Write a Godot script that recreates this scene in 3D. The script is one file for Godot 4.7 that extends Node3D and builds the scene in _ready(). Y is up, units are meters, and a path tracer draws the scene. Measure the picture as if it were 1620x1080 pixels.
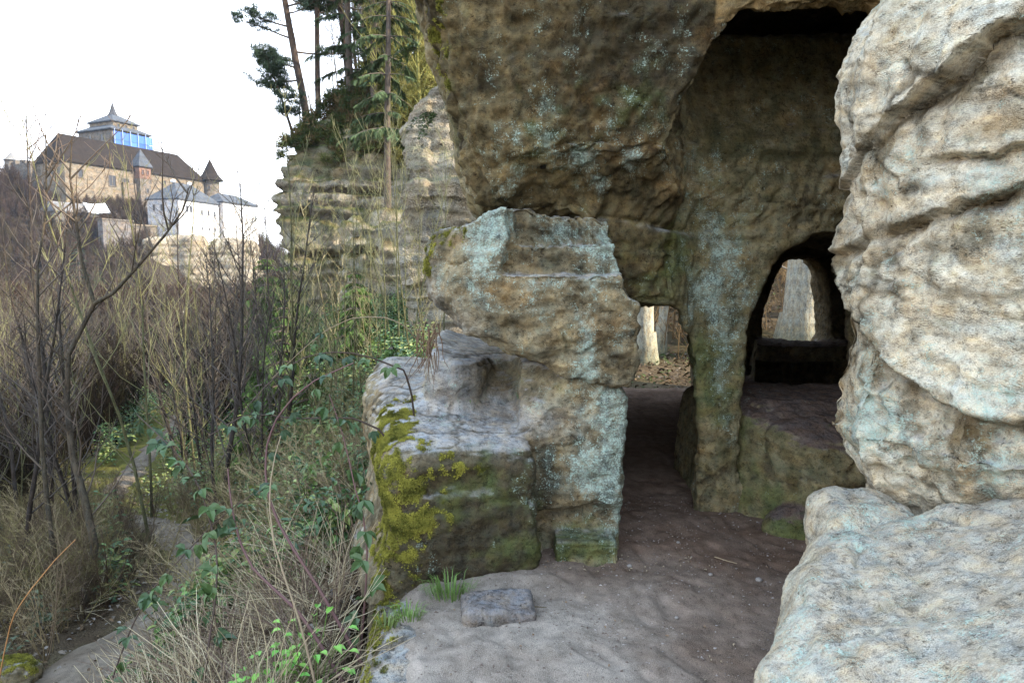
extends Node3D
# A sandstone cave dwelling above a wooded valley; a castle on the far side. Units are metres, y is up.

const TAN := Vector3(0.36, 0.29, 0.19)
var used := {}
var na := FastNoiseLite.new()
var nb := FastNoiseLite.new()
var ncell := FastNoiseLite.new()
var nridge := FastNoiseLite.new()
var nrough := FastNoiseLite.new()
var ncrack := FastNoiseLite.new()
var rock_mats: Array = []
var m_plant: StandardMaterial3D
var m_bark: StandardMaterial3D
var m_leaf: StandardMaterial3D
var m_moss: StandardMaterial3D
var m_ground: StandardMaterial3D
var m_sand: StandardMaterial3D
var rng := RandomNumberGenerator.new()


# ------------------------------------------------------------------ naming
func numbered(called: String) -> String:
	if not used.has(called):
		used[called] = 0
		return called
	used[called] += 1
	return "%s_%03d" % [called, used[called]]


func tag(o: Node3D, label: String, category: String, group := "") -> void:
	o.set_meta("label", label)
	o.set_meta("category", category)
	if group != "":
		o.set_meta("group", group)


func thing(called: String, label: String, category: String, at := Vector3.ZERO, turn := 0.0, group := "") -> Node3D:
	var o := Node3D.new()
	o.name = numbered(called)
	add_child(o)
	o.position = at
	o.rotation.y = turn
	tag(o, label, category, group)
	return o


func part(called: String, mesh: Mesh, mat: Material, parent: Node3D, at := Vector3.ZERO) -> MeshInstance3D:
	var o := MeshInstance3D.new()
	o.name = called if parent != self else numbered(called)
	o.mesh = mesh
	if mat:
		o.material_override = mat
	if called in ["twigs", "limbs", "branches", "thorns"]:
		o.set_meta("kind", "stuff")
	parent.add_child(o, true)
	o.position = at
	return o


func copy_of(src: Node3D, label: String, at: Vector3, turn: float, size: float, group := "") -> Node3D:
	var c: Node3D = src.duplicate()
	c.name = numbered(String(src.name).trim_suffix("_" + String(src.name).get_slice("_", String(src.name).get_slice_count("_") - 1)) if String(src.name).right(3).is_valid_int() else String(src.name))
	add_child(c)
	c.position = at
	c.rotation.y = turn
	c.scale = Vector3.ONE * size
	c.set_meta("label", label)
	if group != "":
		c.set_meta("group", group)
	return c


func scatter(called: String, mesh: Mesh, mat: Material, xf: Array, cols: Array, parent: Node3D) -> MultiMeshInstance3D:
	var mm := MultiMesh.new()
	mm.transform_format = MultiMesh.TRANSFORM_3D
	mm.use_colors = cols.size() > 0
	mm.mesh = mesh
	mm.instance_count = xf.size()
	var stride := 16 if mm.use_colors else 12
	var b := PackedFloat32Array()
	b.resize(xf.size() * stride)
	for k in xf.size():
		var t: Transform3D = xf[k]
		var o := k * stride
		b[o] = t.basis.x.x; b[o + 1] = t.basis.y.x; b[o + 2] = t.basis.z.x; b[o + 3] = t.origin.x
		b[o + 4] = t.basis.x.y; b[o + 5] = t.basis.y.y; b[o + 6] = t.basis.z.y; b[o + 7] = t.origin.y
		b[o + 8] = t.basis.x.z; b[o + 9] = t.basis.y.z; b[o + 10] = t.basis.z.z; b[o + 11] = t.origin.z
		if mm.use_colors:
			var c: Color = cols[k]
			b[o + 12] = c.r; b[o + 13] = c.g; b[o + 14] = c.b; b[o + 15] = 1.0
	mm.buffer = b
	var mi := MultiMeshInstance3D.new()
	mi.name = called if parent != self else numbered(called)
	mi.multimesh = mm
	mi.material_override = mat
	mi.set_meta("kind", "stuff")
	parent.add_child(mi, true)
	return mi


# ------------------------------------------------------------------ small mesh builder
class Geo:
	var v := PackedVector3Array()
	var n := PackedVector3Array()
	var c := PackedColorArray()
	var i := PackedInt32Array()

	func tri(a: Vector3, b: Vector3, d: Vector3, col: Color) -> void:
		var nn := (d - a).cross(b - a).normalized()
		var s := v.size()
		v.append(a); v.append(b); v.append(d)
		for k in 3:
			n.append(nn); c.append(col); i.append(s + k)

	func quad(a: Vector3, b: Vector3, d: Vector3, e: Vector3, col: Color) -> void:
		var nn := (d - a).cross(b - a).normalized()
		var s := v.size()
		v.append(a); v.append(b); v.append(d); v.append(e)
		for k in 4:
			n.append(nn); c.append(col)
		i.append(s); i.append(s + 1); i.append(s + 2); i.append(s); i.append(s + 2); i.append(s + 3)

	func box(lo: Vector3, hi: Vector3, col: Color) -> void:
		var p := []
		for k in 8:
			p.append(Vector3(hi.x if k & 1 else lo.x, hi.y if k & 2 else lo.y, hi.z if k & 4 else lo.z))
		for f in [[0, 2, 3, 1], [5, 7, 6, 4], [4, 6, 2, 0], [1, 3, 7, 5], [2, 6, 7, 3], [4, 0, 1, 5]]:
			quad(p[f[0]], p[f[1]], p[f[2]], p[f[3]], col)

	func tube(pts: PackedVector3Array, r0: float, r1: float, sides: int, col: Color, col1 := Color(-1, 0, 0)) -> void:
		var m := pts.size()
		var s := v.size()
		var side := Vector3.RIGHT
		for k in m:
			var d := (pts[mini(k + 1, m - 1)] - pts[maxi(k - 1, 0)]).normalized()
			if k == 0:
				side = d.cross(Vector3(0.31, 0.17, 0.93)).normalized()
			else:
				side = (side - d * side.dot(d)).normalized()
			var up := d.cross(side)
			var t := float(k) / (m - 1)
			var r := lerpf(r0, r1, t)
			var cc := col if col1.r < 0.0 else col.lerp(col1, t)
			for q in sides:
				var a := TAU * q / sides
				var o := side * cos(a) + up * sin(a)
				v.append(pts[k] + o * r)
				n.append(o)
				c.append(cc)
		for k in m - 1:
			for q in sides:
				var a := s + k * sides + q
				var b := s + k * sides + (q + 1) % sides
				i.append(a); i.append(b + sides); i.append(b)
				i.append(a); i.append(a + sides); i.append(b + sides)

	func leaf(at: Vector3, along: Vector3, face: Vector3, length: float, width: float, col: Color) -> void:
		var side := along.cross(face).normalized() * width * 0.5
		var up := side.cross(along).normalized() * width * 0.22
		var a := at + along * length * 0.45
		var e := at + along * length - up * 0.8
		tri(at, at + along * length * 0.3 + side * 0.85 + up, a, col)
		tri(at + along * length * 0.3 + side * 0.85 + up, at + along * length * 0.65 + side * 0.7 + up, a, col)
		tri(at + along * length * 0.65 + side * 0.7 + up, e, a, col)
		tri(at, a, at + along * length * 0.3 - side * 0.85 + up, col)
		tri(at + along * length * 0.3 - side * 0.85 + up, a, at + along * length * 0.65 - side * 0.7 + up, col)
		tri(at + along * length * 0.65 - side * 0.7 + up, a, e, col)

	func mesh() -> ArrayMesh:
		var a := []
		a.resize(Mesh.ARRAY_MAX)
		a[Mesh.ARRAY_VERTEX] = v
		a[Mesh.ARRAY_NORMAL] = n
		a[Mesh.ARRAY_COLOR] = c
		a[Mesh.ARRAY_INDEX] = i
		var am := ArrayMesh.new()
		if v.size():
			am.add_surface_from_arrays(Mesh.PRIMITIVE_TRIANGLES, a)
		return am


# ------------------------------------------------------------------ signed distances
func sd_box(p: Vector3, c: Vector3, b: Vector3, r: float) -> float:
	var q := (p - c).abs() - b + Vector3(r, r, r)
	return q.max(Vector3.ZERO).length() + minf(maxf(q.x, maxf(q.y, q.z)), 0.0) - r


func sd_ell(p: Vector3, c: Vector3, r: Vector3) -> float:
	var q := (p - c) / r
	var k := q.length()
	var g := (q / r).length()
	return k * (k - 1.0) / maxf(g, 0.0001) if k > 0.0001 else -minf(r.x, minf(r.y, r.z))


func sd_poly(p: Vector2, v: PackedVector2Array) -> float:
	var d := 1e9
	var s := 1.0
	var j := v.size() - 1
	for k in v.size():
		var e := v[j] - v[k]
		var w := p - v[k]
		var b := w - e * clampf(w.dot(e) / e.length_squared(), 0.0, 1.0)
		d = minf(d, b.length_squared())
		var c1 := p.y >= v[k].y
		var c2 := p.y < v[j].y
		var c3 := e.x * w.y > e.y * w.x
		if (c1 and c2 and c3) or not (c1 or c2 or c3):
			s = -s
		j = k
	return s * sqrt(d)


func slab(d2: float, t: float, r: float) -> float:  # a 2-D distance extruded: t is the distance past the ends
	var x := d2 + r
	var y := t + r
	return minf(maxf(x, y), 0.0) + Vector2(maxf(x, 0.0), maxf(y, 0.0)).length() - r


func smin(a: float, b: float, k: float) -> float:
	var h := maxf(k - absf(a - b), 0.0) / k
	return minf(a, b) - h * h * k * 0.25


func smax(a: float, b: float, k: float) -> float:
	return -smin(-a, -b, k)


func table(x: float, t: PackedVector2Array) -> float:
	if x <= t[0].x:
		return t[0].y
	for k in range(1, t.size()):
		if x < t[k].x:
			return lerpf(t[k - 1].y, t[k].y, (x - t[k - 1].x) / (t[k].x - t[k - 1].x))
	return t[t.size() - 1].y


# ------------------------------------------------------------------ surface nets
# Meshes the zero surface of field in the box lo..hi with cells of h; visits only blocks near the surface.
# Each quad is then split in four, so that the final spacing is h / 2. Gives [vertices, normals, quads].
func net(field: Callable, lo: Vector3, hi: Vector3, h: float, split := true) -> Array:
	var B := 4
	var size := Vector3i(((hi - lo) / (h * B)).ceil())
	var NX := size.x * B + 2
	var NY := size.y * B + 2
	var ids := {}
	var verts := PackedVector3Array()
	var keys := PackedInt64Array()
	var masks := PackedInt32Array()
	var val := PackedFloat32Array()
	val.resize(125)
	var reach := h * B * 0.87 * 1.35 + 0.02
	for bz in size.z:
		for by in size.y:
			for bx in size.x:
				var o := lo + Vector3(bx, by, bz) * (h * B)
				var mid: float = field.call(o + Vector3.ONE * (h * B * 0.5))
				if absf(mid) > reach:
					continue
				var q := 0
				for z in 5:
					for y in 5:
						for x in 5:
							val[q] = field.call(lo + Vector3(bx * B + x, by * B + y, bz * B + z) * h)
							q += 1
				for z in 4:
					for y in 4:
						for x in 4:
							var a := x + y * 5 + z * 25
							var f0 := val[a]; var f1 := val[a + 1]; var f2 := val[a + 5]; var f3 := val[a + 6]
							var f4 := val[a + 25]; var f5 := val[a + 26]; var f6 := val[a + 30]; var f7 := val[a + 31]
							var m := int(f0 < 0.0) | int(f1 < 0.0) << 1 | int(f2 < 0.0) << 2 | int(f3 < 0.0) << 3 | int(f4 < 0.0) << 4 | int(f5 < 0.0) << 5 | int(f6 < 0.0) << 6 | int(f7 < 0.0) << 7
							if m == 0 or m == 255:
								continue
							var s := Vector3.ZERO
							var k := 0
							if (f0 < 0.0) != (f1 < 0.0): s += Vector3(f0 / (f0 - f1), 0, 0); k += 1
							if (f2 < 0.0) != (f3 < 0.0): s += Vector3(f2 / (f2 - f3), 1, 0); k += 1
							if (f4 < 0.0) != (f5 < 0.0): s += Vector3(f4 / (f4 - f5), 0, 1); k += 1
							if (f6 < 0.0) != (f7 < 0.0): s += Vector3(f6 / (f6 - f7), 1, 1); k += 1
							if (f0 < 0.0) != (f2 < 0.0): s += Vector3(0, f0 / (f0 - f2), 0); k += 1
							if (f1 < 0.0) != (f3 < 0.0): s += Vector3(1, f1 / (f1 - f3), 0); k += 1
							if (f4 < 0.0) != (f6 < 0.0): s += Vector3(0, f4 / (f4 - f6), 1); k += 1
							if (f5 < 0.0) != (f7 < 0.0): s += Vector3(1, f5 / (f5 - f7), 1); k += 1
							if (f0 < 0.0) != (f4 < 0.0): s += Vector3(0, 0, f0 / (f0 - f4)); k += 1
							if (f1 < 0.0) != (f5 < 0.0): s += Vector3(1, 0, f1 / (f1 - f5)); k += 1
							if (f2 < 0.0) != (f6 < 0.0): s += Vector3(0, 1, f2 / (f2 - f6)); k += 1
							if (f3 < 0.0) != (f7 < 0.0): s += Vector3(1, 1, f3 / (f3 - f7)); k += 1
							var key := (bx * B + x) + (by * B + y) * NX + (bz * B + z) * NX * NY
							ids[key] = verts.size()
							keys.append(key)
							masks.append(m)
							verts.append(o + (Vector3(x, y, z) + s / k) * h)
	var quads := PackedInt32Array()
	var step := [1, NX, NX * NY]
	for n in keys.size():
		var m := masks[n]
		var inside := m & 1
		for axis in 3:
			if ((m >> (1 << axis)) & 1) == inside:
				continue
			var u: int = step[(axis + 1) % 3]
			var w: int = step[(axis + 2) % 3]
			var a: int = ids.get(keys[n] - u, -1)
			var b: int = ids.get(keys[n] - u - w, -1)
			var c: int = ids.get(keys[n] - w, -1)
			if a < 0 or b < 0 or c < 0:
				continue
			if inside:
				quads.append(n); quads.append(c); quads.append(b); quads.append(a)
			else:
				quads.append(n); quads.append(a); quads.append(b); quads.append(c)
	if split:
		var edges := {}
		var big := verts.size()
		var fine := PackedInt32Array()
		for f in range(0, quads.size(), 4):
			var mid := [0, 0, 0, 0]
			for e in 4:
				var a := quads[f + e]
				var b := quads[f + (e + 1) % 4]
				var key := mini(a, b) * big + maxi(a, b)
				var g: int = edges.get(key, -1)
				if g < 0:
					g = verts.size()
					edges[key] = g
					verts.append((verts[a] + verts[b]) * 0.5)
				mid[e] = g
			var centre := verts.size()
			verts.append((verts[quads[f]] + verts[quads[f + 1]] + verts[quads[f + 2]] + verts[quads[f + 3]]) * 0.25)
			for e in 4:
				fine.append(quads[f + e]); fine.append(mid[e]); fine.append(centre); fine.append(mid[(e + 3) % 4])
		quads = fine
	return [verts, normals_of(verts, quads), quads]


func normals_of(v: PackedVector3Array, q: PackedInt32Array) -> PackedVector3Array:
	var n := PackedVector3Array()
	n.resize(v.size())
	for f in range(0, q.size(), 4):
		var a := q[f]; var b := q[f + 1]; var c := q[f + 2]; var d := q[f + 3]
		var w := (v[d] - v[b]).cross(v[c] - v[a])
		n[a] += w; n[b] += w; n[c] += w; n[d] += w
	for k in n.size():
		n[k] = n[k].normalized()
	return n


# Displaces, paints and commits a rock. style has: relief(p, n) -> float, paint(p, n, out) -> Color with out[0] the lichen, out[1] the moss.
func rock(field: Callable, lo: Vector3, hi: Vector3, h: float, relief: Callable, paint: Callable, moss_at: Array, split := true, wide := false) -> ArrayMesh:
	var r := net(field, lo, hi, h, split)
	var v: PackedVector3Array = r[0]
	var n: PackedVector3Array = r[1]
	var q: PackedInt32Array = r[2]
	for k in v.size():
		v[k] += n[k] * float(relief.call(v[k], n[k]))
	n = normals_of(v, q)
	var col := PackedColorArray()
	col.resize(v.size())
	var lich := PackedFloat32Array()
	lich.resize(v.size())
	var out := [0.0, 0.0]
	var area := h * h * (0.25 if split else 1.0)
	for k in v.size():
		out[0] = 0.0
		out[1] = 0.0
		col[k] = paint.call(v[k], n[k], out)
		lich[k] = out[0]
		if out[1] > 0.0:
			var want: float = out[1] * area * 95000.0
			while want > 0.0:
				if rng.randf() < want:
					moss_at.append([v[k] + Vector3(rng.randf_range(-h, h), rng.randf_range(-h, h), rng.randf_range(-h, h)) * 0.3, n[k]])
				want -= 1.0
	# one surface for each density of lichen
	var arrays := []
	var N := v.size()
	var mp := PackedInt32Array()
	mp.resize(N * 4)
	mp.fill(-1)
	for s in 4:
		arrays.append([PackedVector3Array(), PackedVector3Array(), PackedColorArray(), PackedInt32Array()])
	for f in range(0, q.size(), 4):
		var m := (lich[q[f]] + lich[q[f + 1]] + lich[q[f + 2]] + lich[q[f + 3]]) * 0.25
		var s := 0 if m < 0.3 else 1 if m < 0.55 else 2 if m < 0.8 else 3
		var ar: Array = arrays[s]
		var w := [0, 0, 0, 0]
		for e in 4:
			var g := q[f + e]
			if mp[s * N + g] < 0:
				mp[s * N + g] = ar[0].size()
				ar[0].append(v[g])
				ar[1].append(n[g])
				ar[2].append(col[g])
			w[e] = mp[s * N + g]
		for e in [0, 1, 2, 0, 2, 3]:
			ar[3].append(w[e])
	var am := ArrayMesh.new()
	for s in 4:
		var ar: Array = arrays[s]
		if ar[0].is_empty():
			continue
		var a := []
		a.resize(Mesh.ARRAY_MAX)
		a[Mesh.ARRAY_VERTEX] = ar[0]
		a[Mesh.ARRAY_NORMAL] = ar[1]
		a[Mesh.ARRAY_COLOR] = ar[2]
		a[Mesh.ARRAY_INDEX] = ar[3]
		am.add_surface_from_arrays(Mesh.PRIMITIVE_TRIANGLES, a)
		am.surface_set_material(am.get_surface_count() - 1, rock_mats[4] if wide else rock_mats[s])
	return am


# ------------------------------------------------------------------ the scene
func _ready() -> void:
	var cam := Camera3D.new()
	cam.name = "camera"
	add_child(cam)
	cam.position = Vector3(0, 1.55, 0)
	cam.rotation_degrees = Vector3(-5.85, 0, 0)
	cam.fov = 53.3
	cam.near = 0.05
	cam.far = 2000.0
	cam.current = true

	var env := Environment.new()
	env.background_mode = Environment.BG_SKY
	env.tonemap_mode = Environment.TONE_MAPPER_LINEAR
	env.tonemap_exposure = 3.15
	env.sdfgi_enabled = true
	env.ssao_enabled = true
	env.ssil_enabled = true
	env.background_energy_multiplier = 1.0
	env.fog_enabled = true
	env.fog_density = 0.00012
	env.fog_light_color = Color(0.86, 0.92, 1.0)
	var sky := ProceduralSkyMaterial.new()
	sky.sky_top_color = Color(0.70, 0.80, 0.92)
	sky.sky_horizon_color = Color(0.97, 0.98, 1.0)
	sky.sky_curve = 0.35
	sky.sky_energy_multiplier = 1.15
	sky.ground_bottom_color = Color(0.25, 0.24, 0.2)
	sky.ground_horizon_color = Color(0.45, 0.46, 0.42)
	sky.sun_angle_max = 2.0
	env.sky = Sky.new()
	env.sky.sky_material = sky
	var we := WorldEnvironment.new()
	we.name = "environment"
	we.environment = env
	add_child(we)

	var sun := DirectionalLight3D.new()
	sun.name = "sun"
	add_child(sun)
	sun.look_at_from_position(Vector3.ZERO, -Vector3(0.80, 0.62, 0.18).normalized(), Vector3.UP)
	sun.light_energy = 1.35
	sun.light_color = Color(1.0, 0.95, 0.86)
	sun.light_angular_distance = 0.5
	sun.shadow_enabled = true

	rng.seed = 7
	make_noises()
	make_materials()
	build_ground()
	build_rocks()
	build_far_cliffs()
	build_castle()
	build_trees()
	build_thicket()
	build_foreground()


func make_noises() -> void:
	for k in [na, nb, ncell, nridge, nrough, ncrack]:
		k.noise_type = FastNoiseLite.TYPE_SIMPLEX_SMOOTH
		k.frequency = 1.0
		k.fractal_type = FastNoiseLite.FRACTAL_NONE
	na.seed = 11
	na.fractal_type = FastNoiseLite.FRACTAL_FBM
	na.fractal_octaves = 4
	nb.seed = 23
	ncell.seed = 5
	ncell.noise_type = FastNoiseLite.TYPE_CELLULAR
	ncell.cellular_return_type = FastNoiseLite.RETURN_DISTANCE
	ncrack.seed = 61
	ncrack.noise_type = FastNoiseLite.TYPE_CELLULAR
	ncrack.cellular_return_type = FastNoiseLite.RETURN_DISTANCE2_SUB
	nrough.seed = 47
	nrough.fractal_type = FastNoiseLite.FRACTAL_FBM
	nrough.fractal_octaves = 5
	nrough.fractal_gain = 0.68
	nridge.seed = 31
	nridge.fractal_type = FastNoiseLite.FRACTAL_RIDGED
	nridge.fractal_octaves = 3


func bytes_of(seed_: int, freq: float, octaves: int, size: int, kind := FastNoiseLite.TYPE_SIMPLEX_SMOOTH, ridged := false) -> PackedByteArray:
	var f := FastNoiseLite.new()
	f.seed = seed_
	f.noise_type = kind
	f.frequency = freq
	f.fractal_type = FastNoiseLite.FRACTAL_RIDGED if ridged else FastNoiseLite.FRACTAL_FBM if octaves > 1 else FastNoiseLite.FRACTAL_NONE
	f.fractal_octaves = octaves
	f.fractal_gain = 0.66 if octaves >= 4 else 0.5
	return f.get_seamless_image(size, size).get_data()


func picture(data: PackedByteArray, size: int, format: int) -> ImageTexture:
	return ImageTexture.create_from_image(Image.create_from_data(size, size, false, format, data))


func make_materials() -> void:
	var S := 512
	# grain of sandstone: soft blotches, sand grains, small dark pits
	var blot := bytes_of(1, 0.012, 4, S)
	var grain := bytes_of(2, 0.28, 2, S)
	var pit := bytes_of(3, 0.07, 2, S)
	var rgb := PackedByteArray()
	rgb.resize(S * S * 3)
	var fleck := bytes_of(4, 0.045, 4, S)
	var zone := bytes_of(5, 0.01, 2, S)
	for k in S * S:
		var t := 0.87 + (blot[k] - 128) * 0.0019 + (grain[k] - 128) * 0.0022
		if pit[k] < 52:
			t -= (52 - pit[k]) * 0.012
		var many := 74 + zone[k] * 0.22
		if fleck[k] < many:
			t -= minf((many - fleck[k]) * 0.009, 0.22)
		if grain[k] > 205 and pit[k] > 128:
			t += 0.1
		t = clampf(t, 0.16, 1.0)
		var warm := (blot[(k + 90000) % (S * S)] - 128) * 0.0007
		rgb[k * 3] = int(255.0 * clampf(t * (1.0 + warm), 0, 1))
		rgb[k * 3 + 1] = int(255.0 * t)
		rgb[k * 3 + 2] = int(255.0 * clampf(t * (1.0 - warm * 1.2), 0, 1))
	var rock_tex := picture(rgb, S, Image.FORMAT_RGB8)
	# relief: lumps, pits and grains
	var patch0 := bytes_of(9, 0.009, 3, S)
	var lump := bytes_of(7, 0.024, 6, S)
	var crease := bytes_of(8, 0.022, 4, S, FastNoiseLite.TYPE_SIMPLEX_SMOOTH, true)
	var rel := PackedByteArray()
	rel.resize(S * S)
	for k in S * S:
		var rough := clampf((patch0[k] - 80) / 90.0, 0.12, 1.0)
		var t := 128.0 + (0.42 * (lump[k] - 128) - 0.26 * (crease[k] - 128) + 0.30 * (grain[k] - 128)) * (0.25 + 0.9 * rough)
		var worn := 46 + blot[(k + 40000) % (S * S)] * 0.16
		if pit[k] < worn:
			t -= (worn - pit[k]) * 2.2 * rough
		rel[k] = int(clampf(t, 0, 255))
	var relief_tex := picture(rel, S, Image.FORMAT_L8)
	# crusts of lichen in three densities, nested
	var spot := bytes_of(12, 0.075, 3, S)
	var fine := bytes_of(13, 0.2, 2, S)
	var patch := bytes_of(14, 0.018, 3, S)
	var score := PackedFloat32Array()
	score.resize(S * S)
	for k in S * S:
		score[k] = 0.5 * spot[k] + 0.28 * fine[k] + 0.34 * patch[k]
	var sorted := score.duplicate()
	sorted.sort()
	rock_mats.clear()
	for level in 4:
		var m := StandardMaterial3D.new()
		m.resource_name = "sandstone"
		m.albedo_texture = rock_tex
		m.vertex_color_use_as_albedo = true
		m.roughness = 0.93
		m.metallic_specular = 0.25
		m.uv1_triplanar = true
		m.uv1_world_triplanar = true
		m.uv1_scale = Vector3.ONE * 1.3
		m.heightmap_enabled = true
		m.heightmap_texture = relief_tex
		m.heightmap_scale = 2.2
		if level > 0:
			var cut: float = sorted[int(S * S * [0.0, 0.93, 0.80, 0.56][level])]
			var px := PackedByteArray()
			px.resize(S * S * 4)
			for k in S * S:
				var on := clampf((score[k] - cut) / 9.0, 0.0, 1.0)
				var tone := patch[(k * 3 + 5000) % (S * S)] / 255.0
				var lite := 0.82 + fine[(k + 777) % (S * S)] / 255.0 * 0.36
				px[k * 4] = int(clampf(lerpf(140, 172, tone) * lite, 0, 255))
				px[k * 4 + 1] = int(clampf(lerpf(166, 178, tone) * lite, 0, 255))
				px[k * 4 + 2] = int(clampf(lerpf(156, 160, tone) * lite, 0, 255))
				px[k * 4 + 3] = int(255 * on * 0.92)
			m.detail_enabled = true
			m.detail_albedo = picture(px, S, Image.FORMAT_RGBA8)
			m.detail_uv_layer = BaseMaterial3D.DETAIL_UV_2
			m.uv2_triplanar = true
			m.uv2_world_triplanar = true
			m.uv2_scale = Vector3.ONE * 1.9
		rock_mats.append(m)
	# the same stone at a distance: coarser pattern
	var far := StandardMaterial3D.new()
	far.albedo_texture = rock_tex
	far.vertex_color_use_as_albedo = true
	far.roughness = 0.95
	far.metallic_specular = 0.2
	far.uv1_triplanar = true
	far.uv1_world_triplanar = true
	far.uv1_scale = Vector3.ONE * 0.16
	far.heightmap_enabled = true
	far.heightmap_texture = relief_tex
	far.heightmap_scale = 12.0
	rock_mats.append(far)

	m_sand = StandardMaterial3D.new()
	var sd := PackedByteArray()
	sd.resize(S * S * 3)
	for k in S * S:
		var t := 0.86 + (blot[k] - 128) * 0.0011 + (grain[k] - 128) * 0.0026
		if fleck[k] < 66:
			t -= 0.16
		t = clampf(t, 0.1, 1.0)
		sd[k * 3] = int(255.0 * t)
		sd[k * 3 + 1] = int(252.0 * t)
		sd[k * 3 + 2] = int(248.0 * t)
	m_sand.albedo_texture = picture(sd, S, Image.FORMAT_RGB8)
	m_sand.vertex_color_use_as_albedo = true
	m_sand.roughness = 0.97
	m_sand.metallic_specular = 0.15
	m_sand.uv1_triplanar = true
	m_sand.uv1_world_triplanar = true
	m_sand.uv1_scale = Vector3.ONE * 1.35
	m_sand.heightmap_enabled = true
	var sr := PackedByteArray()
	sr.resize(S * S)
	var coarse := bytes_of(17, 0.05, 5, S)
	for k in S * S:
		var t := 60.0 + 0.22 * coarse[k] + 0.30 * grain[k]
		if pit[k] > 178:
			t += (pit[k] - 178) * 1.4
		sr[k] = int(clampf(t, 0, 255))
	m_sand.heightmap_texture = picture(sr, S, Image.FORMAT_L8)
	m_sand.heightmap_scale = 0.75

	m_ground = m_sand.duplicate()
	m_ground.uv1_scale = Vector3.ONE * 0.5
	m_ground.heightmap_scale = 5.0

	m_plant = StandardMaterial3D.new()
	m_plant.vertex_color_use_as_albedo = true
	m_plant.roughness = 0.85
	m_plant.metallic_specular = 0.25
	m_bark = m_plant.duplicate()
	m_bark.albedo_texture = rock_tex
	m_bark.uv1_triplanar = true
	m_bark.uv1_world_triplanar = true
	m_bark.uv1_scale = Vector3(2.2, 0.7, 2.2)
	m_bark.heightmap_enabled = true
	m_bark.heightmap_texture = relief_tex
	m_bark.heightmap_scale = 3.0
	m_leaf = StandardMaterial3D.new()
	m_leaf.vertex_color_use_as_albedo = true
	m_leaf.roughness = 0.55
	m_leaf.metallic_specular = 0.5
	m_leaf.backlight_enabled = true
	m_leaf.backlight = Color(0.2, 0.2, 0.2)
	m_moss = StandardMaterial3D.new()
	m_moss.vertex_color_use_as_albedo = true
	m_moss.roughness = 0.95
	m_moss.metallic_specular = 0.1
	m_moss.backlight_enabled = true
	m_moss.backlight = Color(0.3, 0.3, 0.3)


# ------------------------------------------------------------------ ground
var bank_xl := PackedVector2Array([Vector2(0, -2.4), Vector2(5, -2.6), Vector2(13, -7), Vector2(25, -13), Vector2(40, -18), Vector2(60, -26), Vector2(120, -50), Vector2(700, -150)])
var bank_w := PackedVector2Array([Vector2(0, 1.6), Vector2(5, 1.8), Vector2(13, 5), Vector2(25, 9), Vector2(40, 12), Vector2(60, 18), Vector2(120, 40), Vector2(700, 150)])
var bank_h := PackedVector2Array([Vector2(0, 0.95), Vector2(5, 1.0), Vector2(13, 2.2), Vector2(25, 3.6), Vector2(40, 5), Vector2(60, 7), Vector2(120, 10), Vector2(700, 10)])
var base_y := PackedVector2Array([Vector2(0, -1.25), Vector2(5, -1.35), Vector2(13, -2.6), Vector2(30, -3.9), Vector2(60, -6), Vector2(120, -8), Vector2(210, -8), Vector2(330, 4), Vector2(700, 12)])
var track := PackedVector2Array([Vector2(-2.9, -1.0), Vector2(-3.0, -3.5), Vector2(-3.05, -4.9), Vector2(-3.05, -6.2), Vector2(-4.3, -8.3), Vector2(-6.4, -10.3), Vector2(-7.6, -12.5), Vector2(-9.5, -18), Vector2(-13, -28), Vector2(-16.5, -38), Vector2(-20, -50)])

func terrain(x: float, z: float) -> float:
	var d := maxf(-z, 0.0)
	var y := table(d, base_y)
	var xl := table(d, bank_xl)
	y += table(d, bank_h) * smoothstep(xl, xl + table(d, bank_w), x)
	# the far side of the valley on the left
	y += 0.16 * maxf(0.0, -x - 6.0 - d * 0.62) * smoothstep(0.0, 20.0, d)
	# castle hill
	var far := Vector2(x + 142, z + 228).length()
	y += 29.0 * smoothstep(78.0, 26.0, far)
	# the wood behind the cave rises to the right
	var wood := smoothstep(-2.0, 1.5, x) * smoothstep(8.6, 9.4, d)
	y = lerpf(y, -0.12 + 0.42 * maxf(d - 13.5, 0.0) + 0.05 * maxf(x - 3.0, 0.0), wood) if d < 60 else y
	# below the cave and the ledge
	var under := smoothstep(-0.95, -0.62, x) * smoothstep(-9.35, -9.1, z)
	y = lerpf(y, -0.75, under)
	var rough := minf(1.0, d * 0.03 + 0.12)
	y += (0.10 * na.get_noise_2d(x * 0.55, z * 0.55) + 0.5 * na.get_noise_2d(x * 0.09 + 40, z * 0.09)) * rough * (1.0 - under)
	y += 2.0 * smoothstep(60, 200, d) * na.get_noise_2d(x * 0.02, z * 0.02)
	return y


func track_distance(x: float, z: float) -> float:
	var p := Vector2(x, z)
	var best := 1e9
	for k in track.size() - 1:
		best = minf(best, p.distance_to(Geometry2D.get_closest_point_to_segment(p, track[k], track[k + 1])))
	return best


func spaced(from: float, to: float, least: float, grow: float) -> PackedFloat32Array:
	var out := PackedFloat32Array()
	var x := 0.0
	while x > from:
		x -= maxf(least, absf(x) * grow)
		out.append(x)
	out.reverse()
	x = 0.0
	out.append(0.0)
	while x < to:
		x += maxf(least, absf(x) * grow)
		out.append(x)
	return out


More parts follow.
